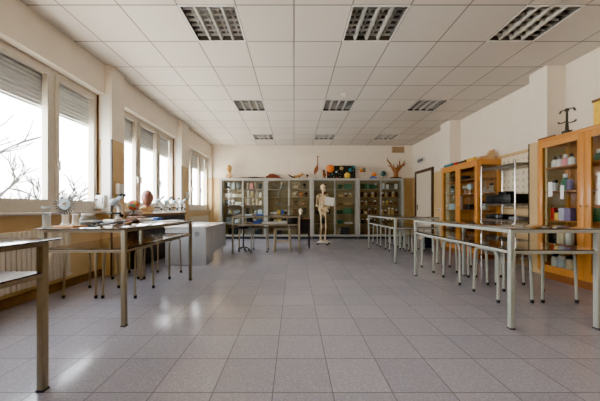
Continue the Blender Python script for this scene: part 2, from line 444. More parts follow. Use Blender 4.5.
MB().lathe((0, 0, .52), [(.1, 0), (.125, .01), (.13, .03), (.12, .055), (.08, .06)], 20).build('seat', 'black', sw)
MB().chain([(0, 0, .08), (0, 0, .52)], [.022, .016], 10).build('column', 'dark', sw)
for k in range(5):
    a = k*2*PI/5+.3; lg = MB().chain([(0, 0, .10), (.08*math.cos(a), .08*math.sin(a), .085), (.13*math.cos(a), .13*math.sin(a), .055)], [.02, .016, .012], 8).build('star_leg', 'black', sw)
    MB().ball((.13*math.cos(a), .13*math.sin(a), .026), .026, .026, .026, 10).build('caster', 'black', lg)

# ------------------------------------------------------------------ teacher's desk
dk = thing('desk', 'white teacher desk with grey panels and round grommet on its end', 'desk', (-2.24, 4.62, 0))
MB().box(-.01, .73, -.01, 1.35, .655, .68, .004).build('desk_top', 'desktop', dk)
p_ = MB().box(0, .72, 0, .44, .0, .655, .02).build('pedestal', 'desk', dk)
MB().lathe((.56, -.001, .55), [(.044, -.004), (.044, .004)], 18, Matrix.Rotation(PI/2, 3, 'X')).build('grommet', 'grey', p_)
MB().box(.695, .715, .44, 1.33, .16, .655).build('modesty_panel', 'desk', dk)
for x in (.05, .62): MB().box(x, x+.05, 1.25, 1.30, 0, .655).build('leg', 'desk', dk)

# ------------------------------------------------------------------ grey glazed cabinets along the back wall
CW = 1.495; CX0 = -2.41; CYF = 8.65; CT = 1.965
SH = [.12, .48, .80, 1.10, 1.36, 1.62]
ORD = ['first', 'second', 'third', 'fourth', 'fifth', 'sixth', 'seventh', 'eighth']
gc = thing('glazed_cabinet', '', 'cabinet'); ug = [False]
m_ = MB(); D = .38; W = CW-.006
m_.box(0, .03, .02, D, .1, CT-.03); m_.box(W-.03, W, .02, D, .1, CT-.03); m_.box(0, W, .02, D, CT-.03, CT); m_.box(.03, W-.03, .02, D, .09, .12)
m_.box(0, W, 0, .02, CT-.04, CT); m_.box(0, W, 0, .02, .075, .10); m_.box(0, .03, 0, .02, .10, CT-.04); m_.box(W-.03, W, 0, .02, .10, CT-.04)
m_.build('carcass', 'alu', gc)
MB().box(.03, W-.03, D-.012, D, .12, CT-.03).build('back_panel', 'inner', gc)
MB().box(.02, W-.02, .03, D-.02, 0, .09).build('plinth', 'dark', gc)
for z in SH[1:]: MB().box(.03, W-.03, .05, D-.012, z-.012, z).build('shelf', 'shelfm', gc)
for k in (0, 1):
    a, b = (.03, W/2+.02) if k == 0 else (W/2-.02, W-.03)
    yy = .002 if k == 0 else .024; t_ = .038
    f = MB(); f.box(a, a+t_, yy, yy+.02, .10, CT-.04); f.box(b-t_, b, yy, yy+.02, .10, CT-.04); f.box(a+t_, b-t_, yy, yy+.02, .10, .135); f.box(a+t_, b-t_, yy, yy+.02, CT-.07, CT-.04)
    do = f.build('sliding_door', 'alu', gc)
    MB().box(a+t_, b-t_, yy+.008, yy+.012, .135, CT-.07).build('pane', 'cabglass', do)
    hx = a+.022 if k else b-.022; MB().box(hx-.008, hx+.008, yy-.01, yy, .95, 1.07).build('pull', 'chrome', do)
for i in range(4):
    place(gc, ug, (CX0+i*CW, CYF, 0), 0, 'grey framed glass-door cabinet on the back wall, %s from the left' % ORD[i], 'grey glazed cabinets')

# small specimens: shape makers, all standing at local origin
def jar(w, h):
    r = w/2; return MB().lathe((0, 0, 0), [(r*.9, 0), (r, .01), (r, h*.74), (r*.8, h*.82), (r*.82, h*.83), (r*.82, h)], 10)
def bottle(w, h):
    r = w/2; return MB().lathe((0, 0, 0), [(r*.95, 0), (r, .006), (r, h*.62), (r*.4, h*.78), (r*.36, h*.88), (r*.48, h*.89), (r*.48, h)], 10)
def flask(w, h):
    r = w/2; return MB().lathe((0, 0, 0), [(r*.92, 0), (r, .01), (r*.9, h*.15), (r*.28, h*.66), (r*.26, h*.95), (r*.34, h)], 12)
def carton(w, h): return MB().box(-w/2, w/2, -min(.06, w/2), min(.06, w/2), 0, h, .004)
def cyl(w, h): return MB().lathe((0, 0, 0), [(w/2*.9, 0), (w/2*1.0, .006), (w/2*.7, h*.06), (w/2*.62, h*.92), (w/2*.75, h)], 10)
def globe(w, h): return MB().lathe((0, 0, 0), [(w*.4, 0), (w*.4, .01), (w*.1, .02), (w*.1, h-w)], 10).ball((0, 0, h-w/2), w/2)
def specimen(w, h):
    b = MB().box(-w/2, w/2, -.05, .05, 0, .02)
    return b.chain([(-w*.4, 0, h*.5), (-w*.2, 0, h*.62), (w*.1, 0, h*.6), (w*.35, 0, h*.85), (w*.48, 0, h*.95)], [.006, h*.2, h*.22, h*.1, h*.05], 8).chain([(-w*.1, 0, .01), (-w*.1, 0, h*.5)], .006, 6).chain([(w*.12, 0, .01), (w*.1, 0, h*.5)], .006, 6)
def books(w, h): return MB().box(-w/2, w/2, -.08, .08, 0, h, .003)
KIND = {'jar': (jar, 'jar'), 'bottle': (bottle, 'bottle'), 'flask': (flask, 'flask'), 'box': (carton, 'box'), 'cylinder': (cyl, 'measuring cylinder'), 'globe': (globe, 'ball on a stand'), 'specimen': (specimen, 'animal specimen'), 'book': (books, 'book')}
CNAME = {'labglass': 'clear glass', 'amber': 'amber', 'white': 'white', 'black': 'black', 'dark': 'charcoal', 'green': 'green', 'dgreen': 'dark green', 'brown': 'brown', 'tan': 'tan', 'cream': 'cream', 'yellow': 'yellow', 'blue': 'blue', 'lblue': 'pale blue', 'red': 'red', 'pink': 'pink', 'orange': 'orange', 'bone': 'bone-coloured', 'grey': 'grey', 'purple': 'purple', 'lav': 'lavender', 'teal': 'teal', 'redfur': 'reddish', 'fur': 'brown furred', 'darkfur': 'dark furred', 'skin': 'yellowish', 'dkm': 'dark metal', 'darkmetal': 'dark metal', 'brass': 'brass'}
def item(kind, w, h, m, loc, label, group, rz=0):
    if 'near wooden' in group: loc = (loc[0], min(loc[1], 3.84-w/2), loc[2])
    if 'far wooden' in group: loc = (loc[0], max(5.24+w/2, min(loc[1], 6.355-w/2)), loc[2])
    fn, cat = KIND[kind]
    nm = {'cylinder': 'measuring_cylinder', 'globe': 'ball_model', 'specimen': 'animal_specimen'}.get(kind, kind)
    body = fn(w, h)
    if kind in ('jar', 'bottle') and m != 'labglass' or kind == 'jar':
        t = thing(nm, label, cat.split()[-1] if kind != 'globe' else 'model', loc, rz, group)
        body.build('body', m, t)
        r = w/2*(.86 if kind == 'jar' else .55)
        MB().lathe((0, 0, h), [(r, -.03 if kind == 'jar' else -.035), (r, .008), (r*.9, .012)], 10).build('lid' if kind == 'jar' else 'cap', 'black' if m in ('white', 'amber', 'cream', 'labglass', 'yellow') else 'white', t)
        return t
    return single(nm, body, m, label, {'globe': 'model', 'specimen': 'specimen', 'cylinder': 'cylinder'}.get(kind, kind), loc, rz, group)

# contents per door (top shelf first): (kind, width, height, material)
def rowr(kinds, mats, n, w=(.06, .1), hh=(.12, .2)):
    return [(R.choice(kinds), R.uniform(*w), R.uniform(*hh), R.choice(mats)) for _ in range(n)]
CONT = [
 [[('box', .12, .2, 'dark'), ('box', .1, .22, 'lblue'), ('box', .12, .2, 'grey')],
  [('box', .22, .12, 'white'), ('box', .18, .1, 'white'), ('jar', .09, .14, 'cream')],
  [('box', .14, .16, 'dark'), ('globe', .12, .18, 'white'), ('box', .2, .1, 'white')],
  [('flask', .12, .2, 'labglass'), ('box', .2, .12, 'grey')],
  [('box', .24, .2, 'grey'), ('box', .18, .14, 'lblue')], [('box', .3, .22, 'dark')]],
 [[('cylinder', .07, .2, 'cream'), ('box', .1, .2, 'pink'), ('cylinder', .06, .22, 'labglass'), ('box', .12, .19, 'black')],
  [('cylinder', .07, .22, 'white'), ('jar', .09, .18, 'tan'), ('cylinder', .07, .22, 'labglass'), ('bottle', .08, .2, 'white')],
  [('cylinder', .07, .21, 'white'), ('flask', .11, .2, 'labglass'), ('cylinder', .06, .2, 'cream'), ('bottle', .08, .18, 'white')],
  [('box', .1, .2, 'black'), ('cylinder', .07, .22, 'tan'), ('flask', .12, .2, 'labglass'), ('box', .14, .14, 'lblue')],
  [('box', .16, .2, 'dark'), ('jar', .1, .2, 'cream'), ('box', .14, .16, 'blue')], [('box', .2, .24, 'grey'), ('box', .2, .2, 'dark')]],
 [[('flask', .11, .2, 'labglass'), ('flask', .12, .18, 'labglass')], [('cylinder', .06, .2, 'labglass')],
  [('box', .2, .05, 'grey')],
  [('box', .22, .07, 'white'), ('box', .1, .12, 'yellow'), ('box', .09, .14, 'blue'), ('jar', .08, .12, 'dark')],
  [('jar', .1, .16, 'labglass'), ('bottle', .07, .18, 'white'), ('box', .12, .14, 'yellow'), ('box', .16, .18, 'black')], [('box', .24, .2, 'dark')]],
 [[('specimen', .26, .2, 'bone'), ('globe', .11, .2, 'black')],
  [('specimen', .2, .2, 'cream'), ('specimen', .16, .18, 'orange'), ('globe', .1, .17, 'darkfur')],
  [('specimen', .2, .16, 'darkfur'), ('specimen', .18, .14, 'fur')],
  [('box', .2, .16, 'brown'), ('box', .18, .2, 'dark')], [('box', .3, .2, 'dark')], [('box', .2, .2, 'brown')]],
 [[('specimen', .2, .18, 'darkfur')], [('box', .2, .18, 'brown')], [('box', .16, .16, 'dgreen')], [('box', .2, .12, 'dgreen'), ('box', .14, .16, 'dark')], [('box', .18, .2, 'dark')], [('box', .2, .2, 'brown')]],
 [[('box', .14, .15, 'dgreen'), ('box', .24, .17, 'green')], [('box', .18, .08, 'tan'), ('jar', .08, .12, 'brown'), ('jar', .09, .12, 'tan')],
  [('box', .14, .08, 'brown'), ('box', .2, .06, 'tan')], [('box', .18, .14, 'dgreen'), ('box', .3, .2, 'green')],
  [('box', .2, .14, 'dgreen'), ('box', .26, .05, 'white')], [('box', .28, .24, 'dark')]],
 [[('box', .14, .17, 'dgreen'), ('box', .12, .19, 'green'), ('box', .12, .16, 'dgreen'), ('jar', .09, .18, 'green')],
  rowr(['bottle', 'jar'], ['amber', 'brown', 'tan'], 5), [('jar', .08, .13, 'brown'), ('jar', .08, .12, 'tan'), ('specimen', .12, .14, 'fur'), ('jar', .08, .14, 'brown')],
  rowr(['bottle', 'jar'], ['amber', 'cream', 'brown'], 5), rowr(['bottle', 'jar', 'box'], ['amber', 'brown', 'dark'], 4), [('box', .25, .2, 'brown')]],
 [[('jar', .09, .18, 'lblue'), ('jar', .1, .19, 'white'), ('jar', .1, .17, 'labglass'), ('box', .08, .17, 'white')],
  rowr(['bottle', 'jar'], ['brown', 'tan', 'amber'], 5), [('jar', .08, .12, 'tan'), ('globe', .08, .14, 'yellow'), ('jar', .07, .12, 'brown'), ('specimen', .12, .13, 'fur')],
  rowr(['bottle', 'jar'], ['amber', 'tan', 'brown'], 5), rowr(['bottle', 'jar'], ['amber', 'brown'], 4), [('box', .26, .2, 'brown')]],
]
SN = ['top', 'second', 'third', 'fourth', 'fifth', 'bottom']
for dno, shelves in enumerate(CONT):
    xa = CX0+(dno//2)*CW+(.10 if dno % 2 == 0 else CW/2+.05); xb = xa+CW/2-.15
    for si, its in enumerate(shelves):
        z = SH[5-si]+.001; nn = len(its)
        tot = sum(i[1] for i in its); gap = max(.004, (xb-xa-tot)/(nn+1)); x = xa+gap
        for q, (k, w, hh, m) in enumerate(its):
            hh = min(hh, (CT-.06 if si == 0 else SH[6-si]-.012)-z-.02)
            where = ' ' if nn == 1 else ' %s from left ' % ORD[q]
            item(k, w, hh, m, (x+w/2, CYF+.2, z), '%s %s%son %s shelf, %s grey cabinet door' % (CNAME[m], KIND[k][1], where, SN[si], ORD[dno]), 'contents of the grey cabinets')
            x += w+gap

# ------------------------------------------------------------------ on top of the grey cabinets
ZT = CT+.001
def px(x, y): return (x-294)/266.7*y
# yellow anatomical bust
def bust(name, label, loc, headm, basem, k=1., rz=0, egg=(1, 1)):
    t = thing(name, label, 'bust', loc, rz)
    h = MB(); h.ball((0, 0, .33*k-.115*k*(egg[1]-1)), .078*k*egg[0], .095*k*egg[0], .115*k*egg[1], 16); h.ball((0, -.02*k, .27*k), .055*k, .07*k, .065*k, 12)
    h.chain([(0, -.085*k, .345*k), (0, -.108*k, .30*k), (0, -.09*k, .292*k)], [.012*k, .018*k, .012*k], 8)
    for sx in (-1, 1): h.ball((.078*k*sx, .01*k, .32*k), .012*k, .02*k, .032*k, 8)
    h.chain([(-.022*k, -.085*k, .258*k), (.022*k, -.085*k, .258*k)], .008*k, 6)
    h.chain([(0, .02*k, .24*k), (0, .015*k, .16*k), (0, .01*k, .12*k)], [.05*k, .052*k, .075*k], 12)
    ho = h.build('head', headm, t)
    e = MB()
    for sx in (-1, 1): e.ball((.03*k*sx, -.083*k, .34*k), .013*k, .01*k, .01*k, 8)
    e.build('eyes', 'white', ho)
    b = MB(); b.ball((0, .01*k, .10*k), .13*k, .075*k, .06*k, 14); b.lathe((0, .01*k, 0), [(.08*k, 0), (.085*k, .02*k), (.05*k, .04*k), (.05*k, .08*k)], 16)
    b.build('base', basem, t); return t
bust('anatomical_bust', 'yellow anatomical head bust on top of the leftmost grey cabinet', (px(229, 8.8), 8.82, ZT), 'skin', 'tan', 1.05, -.5)
s_ = MB(); pts = [(px(x, 8.8), 8.8+.03*math.sin(i), ZT+.034+.006*math.sin(i*2.1)) for i, x in enumerate((239, 243, 247, 251, 255, 259, 263, 266))]
s_.chain(pts, [.004, .014, .022, .028, .026, .022, .016, .006], 8); 
for i in (2, 3, 5):
    for sy in (-1, 1): s_.chain([pts[i], (pts[i][0]+.03, pts[i][1]+.06*sy, ZT+.012)], [.012, .008], 6)
single('reptile_specimen', s_, 'darkfur', 'long thin dried reptile specimen lying flat on the left grey cabinets', 'specimen')
s_ = MB(); X = px(273, 8.8)
s_.chain([(X-.17, 8.8, ZT+.07), (X-.12, 8.8, ZT+.085), (X, 8.8, ZT+.09), (X+.12, 8.8, ZT+.06), (X+.25, 8.8, ZT+.03), (X+.4, 8.8, ZT+.012)], [.03, .075, .085, .055, .022, .006], 12)
s_.ball((X-.19, 8.78, ZT+.05), .05, .04, .045)
for dx in (-.1, .06):
    for sy in (-1, 1): s_.chain([(X+dx, 8.8+.04*sy, ZT+.05), (X+dx-.02, 8.8+.07*sy, ZT+.006)], [.022, .012], 6)
single('stuffed_animal', s_, 'redfur', 'reddish-brown humped stuffed animal with tapering tail on second cabinet', 'specimen')
# marten
mt = thing('stuffed_marten', 'orange-brown stuffed marten with raised dark tail on second grey cabinet', 'specimen', (px(296, 8.8), 8.8, ZT))
MB().chain([(-.06, 0, .055), (-.02, 0, .075), (.06, 0, .08), (.12, 0, .095), (.17, 0, .13), (.19, 0, .155), (.235, 0, .15), (.265, 0, .142)], [.03, .042, .04, .038, .03, .034, .024, .008], 10).build('body', 'tanfur', mt)
MB().chain([(-.06, 0, .055), (-.13, 0, .06), (-.2, 0, .10), (-.27, 0, .16)], [.024, .024, .022, .006], 8).build('tail', 'darkfur', mt)
for x, y in ((-.04, -.03), (-.04, .03), (.12, -.03), (.12, .03)): MB().chain([(x, y, .07), (x-.012, y, .035), (x+.008, y, .003)], [.018, .011, .012], 6).build('leg', 'darkfur', mt)
MB().ball((.185, -.02, .185), .012, .006, .014, 6).ball((.185, .02, .185), .012, .006, .014, 6).build('ears', 'darkfur', mt)
bs = thing('ball_model', 'small black ball on thin stand beside the stuffed marten', 'model', (px(307.3, 8.8), 8.8, ZT))
MB().ball((0, 0, .10), .042).build('ball', 'black', bs); MB().lathe((0, 0, 0), [(.04, 0), (.04, .008), (.006, .012), (.006, .07)], 12).build('stand', 'darkmetal', bs)
# birds
hb = thing('stuffed_heron', 'tall brown stuffed wading bird with long raised neck on cabinet', 'specimen', (px(316, 8.8), 8.8, ZT))
MB().box(-.07, .07, -.06, .06, 0, .02).build('base', 'brown', hb)
MB().chain([(-.06, 0, .14), (-.035, 0, .20), (.0, 0, .29), (.03, 0, .37), (.05, 0, .43), (.055, 0, .55), (.06, 0, .68), (.065, 0, .74), (.05, 0, .76)], [.006, .045, .065, .055, .028, .016, .014, .022, .012], 10).build('body', 'fur', hb)
MB().chain([(.065, 0, .745), (.10, 0, .735), (.15, 0, .72)], [.012, .008, .002], 6).build('beak', 'tan', hb)
for sy in (-.02, .02): MB().chain([(-.01, sy, .27), (.01, sy, .15), (0, sy, .02)], .006, 6).build('leg', 'tan', hb)
ob = thing('stuffed_bird', 'squat brown stuffed bird with dark head beside black planet panel', 'specimen', (px(324.3, 8.75), 8.75, ZT))
MB().box(-.06, .06, -.05, .05, 0, .025).build('base', 'brown', ob)
MB().chain([(.03, .02, .03), (.02, .01, .07), (0, 0, .13), (-.01, 0, .19), (-.01, 0, .22)], [.012, .045, .062, .05, .03], 10).build('body', 'fur', ob)
hd = MB().ball((-.015, -.005, .25), .045, .045, .042).build('head', 'darkfur', ob); MB().chain([(-.015, -.045, .25), (-.015, -.07, .235)], [.01, .002], 6).build('beak', 'tan', hd)
# planet panel
pl = thing('planet_display', 'black solar-system panel with coloured planet balls on the cabinet', 'display', (px(341.5, 8.72), 8.78, ZT))
MB().box(-.47, .47, 0, .03, 0, .43).build('panel', 'black', pl)
for x, z, r, m in ((-.36, .33, .135, 'orange'), (.01, .34, .065, 'tan'), (.30, .29, .062, 'teal'), (.42, .38, .05, 'teal'), (.20, .10, .10, 'yellow'), (-.16, .22, .03, 'lblue'), (-.30, .15, .03, 'green'), (-.13, .03, .022, 'red'), (-.43, .15, .028, 'red')):
    MB().ball((x, -.01, z), r, r*.6, r, 16).build('planet', m, pl)
s_ = MB()
for _ in range(26): s_.box(*(lambda a, b: (a, a+.012, -.003, 0, b, b+.012))(R.uniform(-.45, .44), R.uniform(.02, .4)))
s_.build('stars', 'white', pl)
ml = thing('molecule_model', 'green and orange ball model on slim white stand on cabinet', 'model', (px(363.5, 8.75), 8.78, ZT))
MB().lathe((0, 0, 0), [(.06, 0), (.06, .01), (.008, .015), (.008, .22)], 12).build('stand', 'lblue', ml)
for x, y, z, r, m in ((0, 0, .27, .06, 'green'), (-.075, -.02, .25, .05, 'orange'), (.05, -.03, .32, .035, 'green'), (.0, -.02, .35, .03, 'pink'), (-.05, 0, .33, .03, 'yellow'), (.055, -.02, .24, .03, 'red')): MB().ball((x, y, z), r).build('atom', m, ml)
bo = thing('ball_model', 'orange dome model on a blue base between two cabinet globes', 'model', (px(373.5, 8.75), 8.75, ZT))
MB().prism([(-.16, 0), (.10, 0), (.08, .05), (-.08, .07)], -.08, .08).build('base', 'blue', bo); MB().ball((.02, 0, .13), .085, .085, .07).build('dome', 'orange', bo)
gl = thing('globe', 'small green and blue globe on a stand on right cabinet', 'globe', (px(383.5, 8.75), 8.78, ZT))
MB().lathe((0, 0, 0), [(.07, 0), (.07, .012), (.01, .02), (.01, .07)], 14).build('foot', 'brown', gl); MB().ball((0, 0, .165), .09).build('sphere', mat('globe_map', (60, 120, 112), .3, var=.4, scale=6), gl)
MB().chain([(.1*math.sin(a), 0, .165-.1*math.cos(a)) for a in [k*PI/10 for k in range(11)]], .005, 6).build('meridian_arc', 'brass', gl)
# root sculpture
rs = thing('root_sculpture', 'brown branching root on a dark base at cabinets right end', 'sculpture', (px(396.3, 8.75), 8.78, ZT))
MB().box(-.19, .15, -.08, .08, 0, .045, .005).build('base', 'black', rs)
b = MB(); b.chain([(-.01, 0, .04), (0, 0, .14), (.0, .01, .26), (-.03, 0, .36)], [.09, .075, .09, .05], 12)
for pts, rr in (([(-.03, 0, .22), (-.12, -.02, .34), (-.16, -.03, .40), (-.2, -.02, .5), (-.28, 0, .60), (-.29, 0, .70)], [.05, .04, .03, .028, .022, .006]),
                ([(-.16, -.03, .40), (-.24, -.04, .40), (-.28, -.03, .45)], [.025, .018, .005]), ([(-.04, 0, .3), (-.07, .02, .42), (-.06, .02, .5)], [.04, .025, .008]),
                ([(.03, 0, .22), (.12, .01, .33), (.2, .02, .42), (.26, 0, .5), (.3, 0, .6)], [.055, .045, .034, .024, .006]),
                ([(.12, .01, .33), (.15, .05, .45), (.13, .05, .56), (.16, .04, .64)], [.035, .025, .02, .006]), ([(.2, .02, .42), (.29, .03, .45), (.33, .02, .52)], [.025, .018, .005]),
                ([(.02, 0, .28), (.05, -.03, .40), (.02, -.03, .48)], [.045, .028, .008])): b.chain(pts, rr, 8)
b.build('root', 'root', rs)
v = thing('wall_vent', 'beige rectangular grille high on the back wall above the root', 'vent', ((px(397.8, 9.05)), YB, 2.97))
MB().box(-.21, .21, -.05, 0, -.1, .1, .005).build('housing', 'vent', v)
s_ = MB()
for k in range(5): s_.box(-.19, .19, -.056, -.05, -.075+k*.034, -.06+k*.034)
s_.build('slats', 'brown', v)
em = thing('emergency_light', 'white emergency lamp on the right wall above the door', 'lamp', (XR, 8.35, 2.49))
MB().box(-.06, 0, -.19, .19, -.075, .075, .01).build('housing', 'white', em); MB().box(-.08, -.06, -.17, .17, -.05, .05, .006).build('diffuser', 'grey', em)
swt = thing('light_switch', 'small switch plate on the tan wall beside the door', 'switch', (XR, 7.36, .95))
MB().box(-.012, 0, -.05, .05, -.04, .04).build('plate', 'white', swt); MB().box(-.018, -.012, -.02, .02, -.025, .025).build('rocker', 'dark', swt)

# ------------------------------------------------------------------ skeleton
sk = thing('skeleton_model', 'life-size human skeleton model on a wheeled stand before the cabinets', 'skeleton', (.80, 7.3, 0), .5)
def bone(b, p, q, r, e=1.6):
    p, q = Vector(p), Vector(q); d = q-p
    b.chain([p-d.normalized()*r*.5, p+d*.04, p+d*.14, p+d*.5, p+d*.86, p+d*.96, q+d.normalized()*r*.5], [r*e*.6, r*e, r*1.05, r*.85, r*1.05, r*e, r*e*.6], 8)
b = MB(); b.ball((0, .01, 1.575), .064, .082, .072, 16); b.ball((0, -.045, 1.535), .047, .042, .05, 12)
b.chain([(-.05, .0, 1.51), (-.042, -.05, 1.478), (0, -.08, 1.466), (.042, -.05, 1.478), (.05, 0, 1.51)], [.012, .014, .017, .014, .012], 8)
so = b.build('skull', 'bone', sk)
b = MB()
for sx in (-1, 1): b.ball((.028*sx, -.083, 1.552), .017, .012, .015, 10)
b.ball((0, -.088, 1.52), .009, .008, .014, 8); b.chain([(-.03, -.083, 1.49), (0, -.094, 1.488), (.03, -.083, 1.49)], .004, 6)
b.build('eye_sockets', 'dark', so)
b = MB(); z = 1.47
while z > .98:
    y = .035+.03*math.sin((z-.98)/.49*PI*1.6-.4); rr = .017+.01*(1.47-z)/.49
    b.lathe((0, y, z), [(rr*.8, 0), (rr, .006), (rr, .018), (rr*.8, .024)], 10); z -= .029
b.chain([(0, .04, 1.47), (0, .05, 1.3), (0, .03, 1.1), (0, .04, .98)], .011, 8)
b.build('spine', 'bone', sk)
b = MB()
for k in range(10):
    z = 1.36-k*.034; w = (.06, .085, .1, .112, .12, .125, .128, .126, .12, .108)[k]; dp = .06+.045*min(1, k/5)
    for sx in (-1, 1):
        pts = []
        for q in range(9):
            a = PI/2-PI*q/8*(1 if k < 7 else .78); pts.append((sx*w*math.cos(a)*1.0 if q else 0, .05-dp*.55+dp*math.sin(a), z-.06*(1-math.sin(a))/2*1.1))
        b.chain(pts, .0075, 6)
b.chain([(0, -.062, 1.32), (0, -.078, 1.22), (0, -.075, 1.12)], [.022, .016, .01], 8, flat=.6)
for sx in (-1, 1):
    b.chain([(0.012*sx, -.06, 1.345), (.09*sx, -.045, 1.375), (.165*sx, .01, 1.37)], [.01, .008, .011], 8)
    b.quad((.06*sx, .075, 1.34), (.15*sx, .055, 1.36), (.10*sx, .075, 1.2), (.085*sx, .08, 1.2))
b.build('ribcage', 'bone', sk)
b = MB()
for sx in (-1, 1):
    b.ball((.075*sx, .03, .945), .062, .028, .085, 12, Matrix.Rotation(.45*sx, 4, 'Y')); b.chain([(.085*sx, .0, .89), (.05*sx, -.03, .855), (.0, -.04, .855)], [.026, .018, .014], 8)
    b.chain([(.085*sx, .01, .88), (.055*sx, .03, .80), (.03*sx, -.02, .83)], [.022, .018, .012], 8)
b.chain([(0, .05, .98), (0, .065, .91), (0, .05, .84)], [.045, .032, .008], 10, flat=.6)
b.build('pelvis', 'bone', sk)
ARM = {-1: ((-.175, .02, 1.35), (-.215, .03, 1.05), (-.09, -.15, .99)), 1: ((.175, .02, 1.35), (.20, .02, 1.06), (.07, -.17, 1.05))}
for sx in (-1, 1):
    s0, e0, w0 = [Vector(p) for p in ARM[sx]]
    b = MB(); bone(b, s0, e0, .012); bone(b, e0, w0, .008); bone(b, e0+Vector((0, -.015, .015)), w0+Vector((0, 0, .022)), .007)
    d = (w0-e0).normalized(); side = Vector((0, 0, 1))
    b.ball(w0+d*.02, .02, .016, .018, 8)
    for q in range(5):
        o_ = side*(.018-.012*q); ln = (.05, .08, .085, .08, .06)[q]
        p1 = w0+d*.03+o_; p2 = p1+d*.05+o_*.3; p3 = p2+d*ln*.5+Vector((0, 0, -.012)); p4 = p3+d*ln*.35+Vector((0, 0, -.022))
        b.chain([p1, p2, p3, p4], [.0055, .006, .005, .003], 6)
    b.build('arm', 'bone', sk)
for sx in (-1, 1):
    b = MB(); hp = (.085*sx, .01, .885); kn = (.075*sx, -.02, .50); an = (.07*sx, .02, .135)
    bone(b, hp, kn, .015, 1.9); bone(b, (kn[0], kn[1], .48), an, .013, 1.7); bone(b, (kn[0]+.03*sx, .0, .46), (an[0]+.018*sx, .025, .13), .007)
    b.ball((kn[0], -.05, .495), .02, .012, .022, 8)
    b.chain([(an[0], .06, .10), (an[0], .02, .115), (an[0]+.01*sx, -.05, .10), (an[0]+.015*sx, -.09, .085)], [.018, .026, .026, .022], 8, flat=.7)
    for q in range(5): b.chain([(an[0]+.015*sx+(q-2)*.013, -.085, .085), (an[0]+.018*sx+(q-2)*.016, -.13, .075)], [.007, .005], 6)
    b.build('leg', 'bone', sk)
MB().chain([(0, .09, .07), (0, .09, .95)], .011, 10).build('support_pole', 'chrome', sk)
bo = MB().chain([(-.2, 0, .06), (.2, 0, .06)], .018, 8).chain([(0, -.2, .06), (0, .2, .06)], .018, 8).box(-.1, .1, -.06, .14, .045, .07, .005).build('stand_base', 'white', sk)
for x, y in ((-.19, 0), (.19, 0), (0, -.19), (0, .19)):
    MB().chain([(x-.012, y, .026), (x+.012, y, .026)], .026, 12).build('caster', 'black', bo)
s_ = MB().boxm(Matrix.Translation((.93, 6.98, 1.175)) @ Matrix.Rotation(.25, 4, 'Z') @ Matrix.Rotation(.18, 4, 'Y') @ Matrix.Rotation(-.15, 4, 'X'), .25, .003, .22)
single('paper_sheet', s_, 'paper', 'white sheet of paper held in front of the skeleton ribs', 'paper')

# ------------------------------------------------------------------ centre table extras
sdt = thing('side_table', 'small black side table behind right end of crosswise table', 'table', (.26, 6.78, 0))
MB().box(-.14, .14, -.2, .2, .71, .735).build('table_top', 'brown', sdt)
for x in (-.12, .12):
    for y in (-.18, .18): MB().box(x-.016, x+.016, y-.016, y+.016, 0, .71).build('leg', 'black', sdt)
MB().box(-.12, .12, .15, .17, .35, .71).build('back_panel', 'dark', sdt)
hb2 = thing('head_model', 'small pale head model on black stem on the side table', 'bust', (.17, 6.7, .736))
MB().lathe((0, 0, 0), [(.05, 0), (.05, .015), (.015, .03), (.015, .1)], 12).build('stem', 'black', hb2)
MB().ball((0, 0, .175), .052, .06, .075, 14).ball((0, -.03, .135), .036, .035, .04, 10).chain([(0, -.055, .175), (0, -.07, .155)], [.008, .01], 6).build('head', 'cream', hb2)
ci = 0
for x, w, d_, h_, m, lab, nm in ((-.80, .16, .12, .03, 'blue', 'flat blue box on top of crosswise table', 'box'), (-1.05, .14, .2, .02, 'lblue', 'pale blue folder on the crosswise table near its left end', 'folder')):
    single(nm, MB().box(-w/2, w/2, -d_/2, d_/2, 0, h_, .003), m, lab, nm, (x, 6.2, .831))
for x, w, d_, h_, m, lab, nm in ((-.86, .16, .2, .05, 'blue', 'blue box on the lower shelf of crosswise table', 'box'), (-.55, .34, .25, .03, 'white', 'white tray on the lower shelf of crosswise table', 'tray'), (-.26, .2, .25, .05, 'white', 'white carton on lower shelf right of the white tray', 'carton'), (-.04, .2, .3, .12, 'black', 'black box on lower shelf at crosswise table right end', 'box')):
    single(nm, MB().box(-w/2, w/2, -d_/2, d_/2, 0, h_, .004), m, lab, nm, (x, 6.15, .655))
# bag on floor
bg = thing('backpack', 'dark navy backpack on the floor behind the far right table', 'bag', (3.38, 6.75, 0))
MB().ball((0, 0, .17), .13, .09, .175, 14).box(-.11, .11, -.07, .07, 0, .14, .03).build('body', 'navy', bg); MB().box(-.08, .08, -.11, -.07, .03, .15, .015).build('front_pocket', 'navy', bg)
MB().chain([(-.03, 0, .33), (-.02, 0, .38), (.02, 0, .38), (.03, 0, .33)], .008, 6).build('carry_loop', 'black', bg)

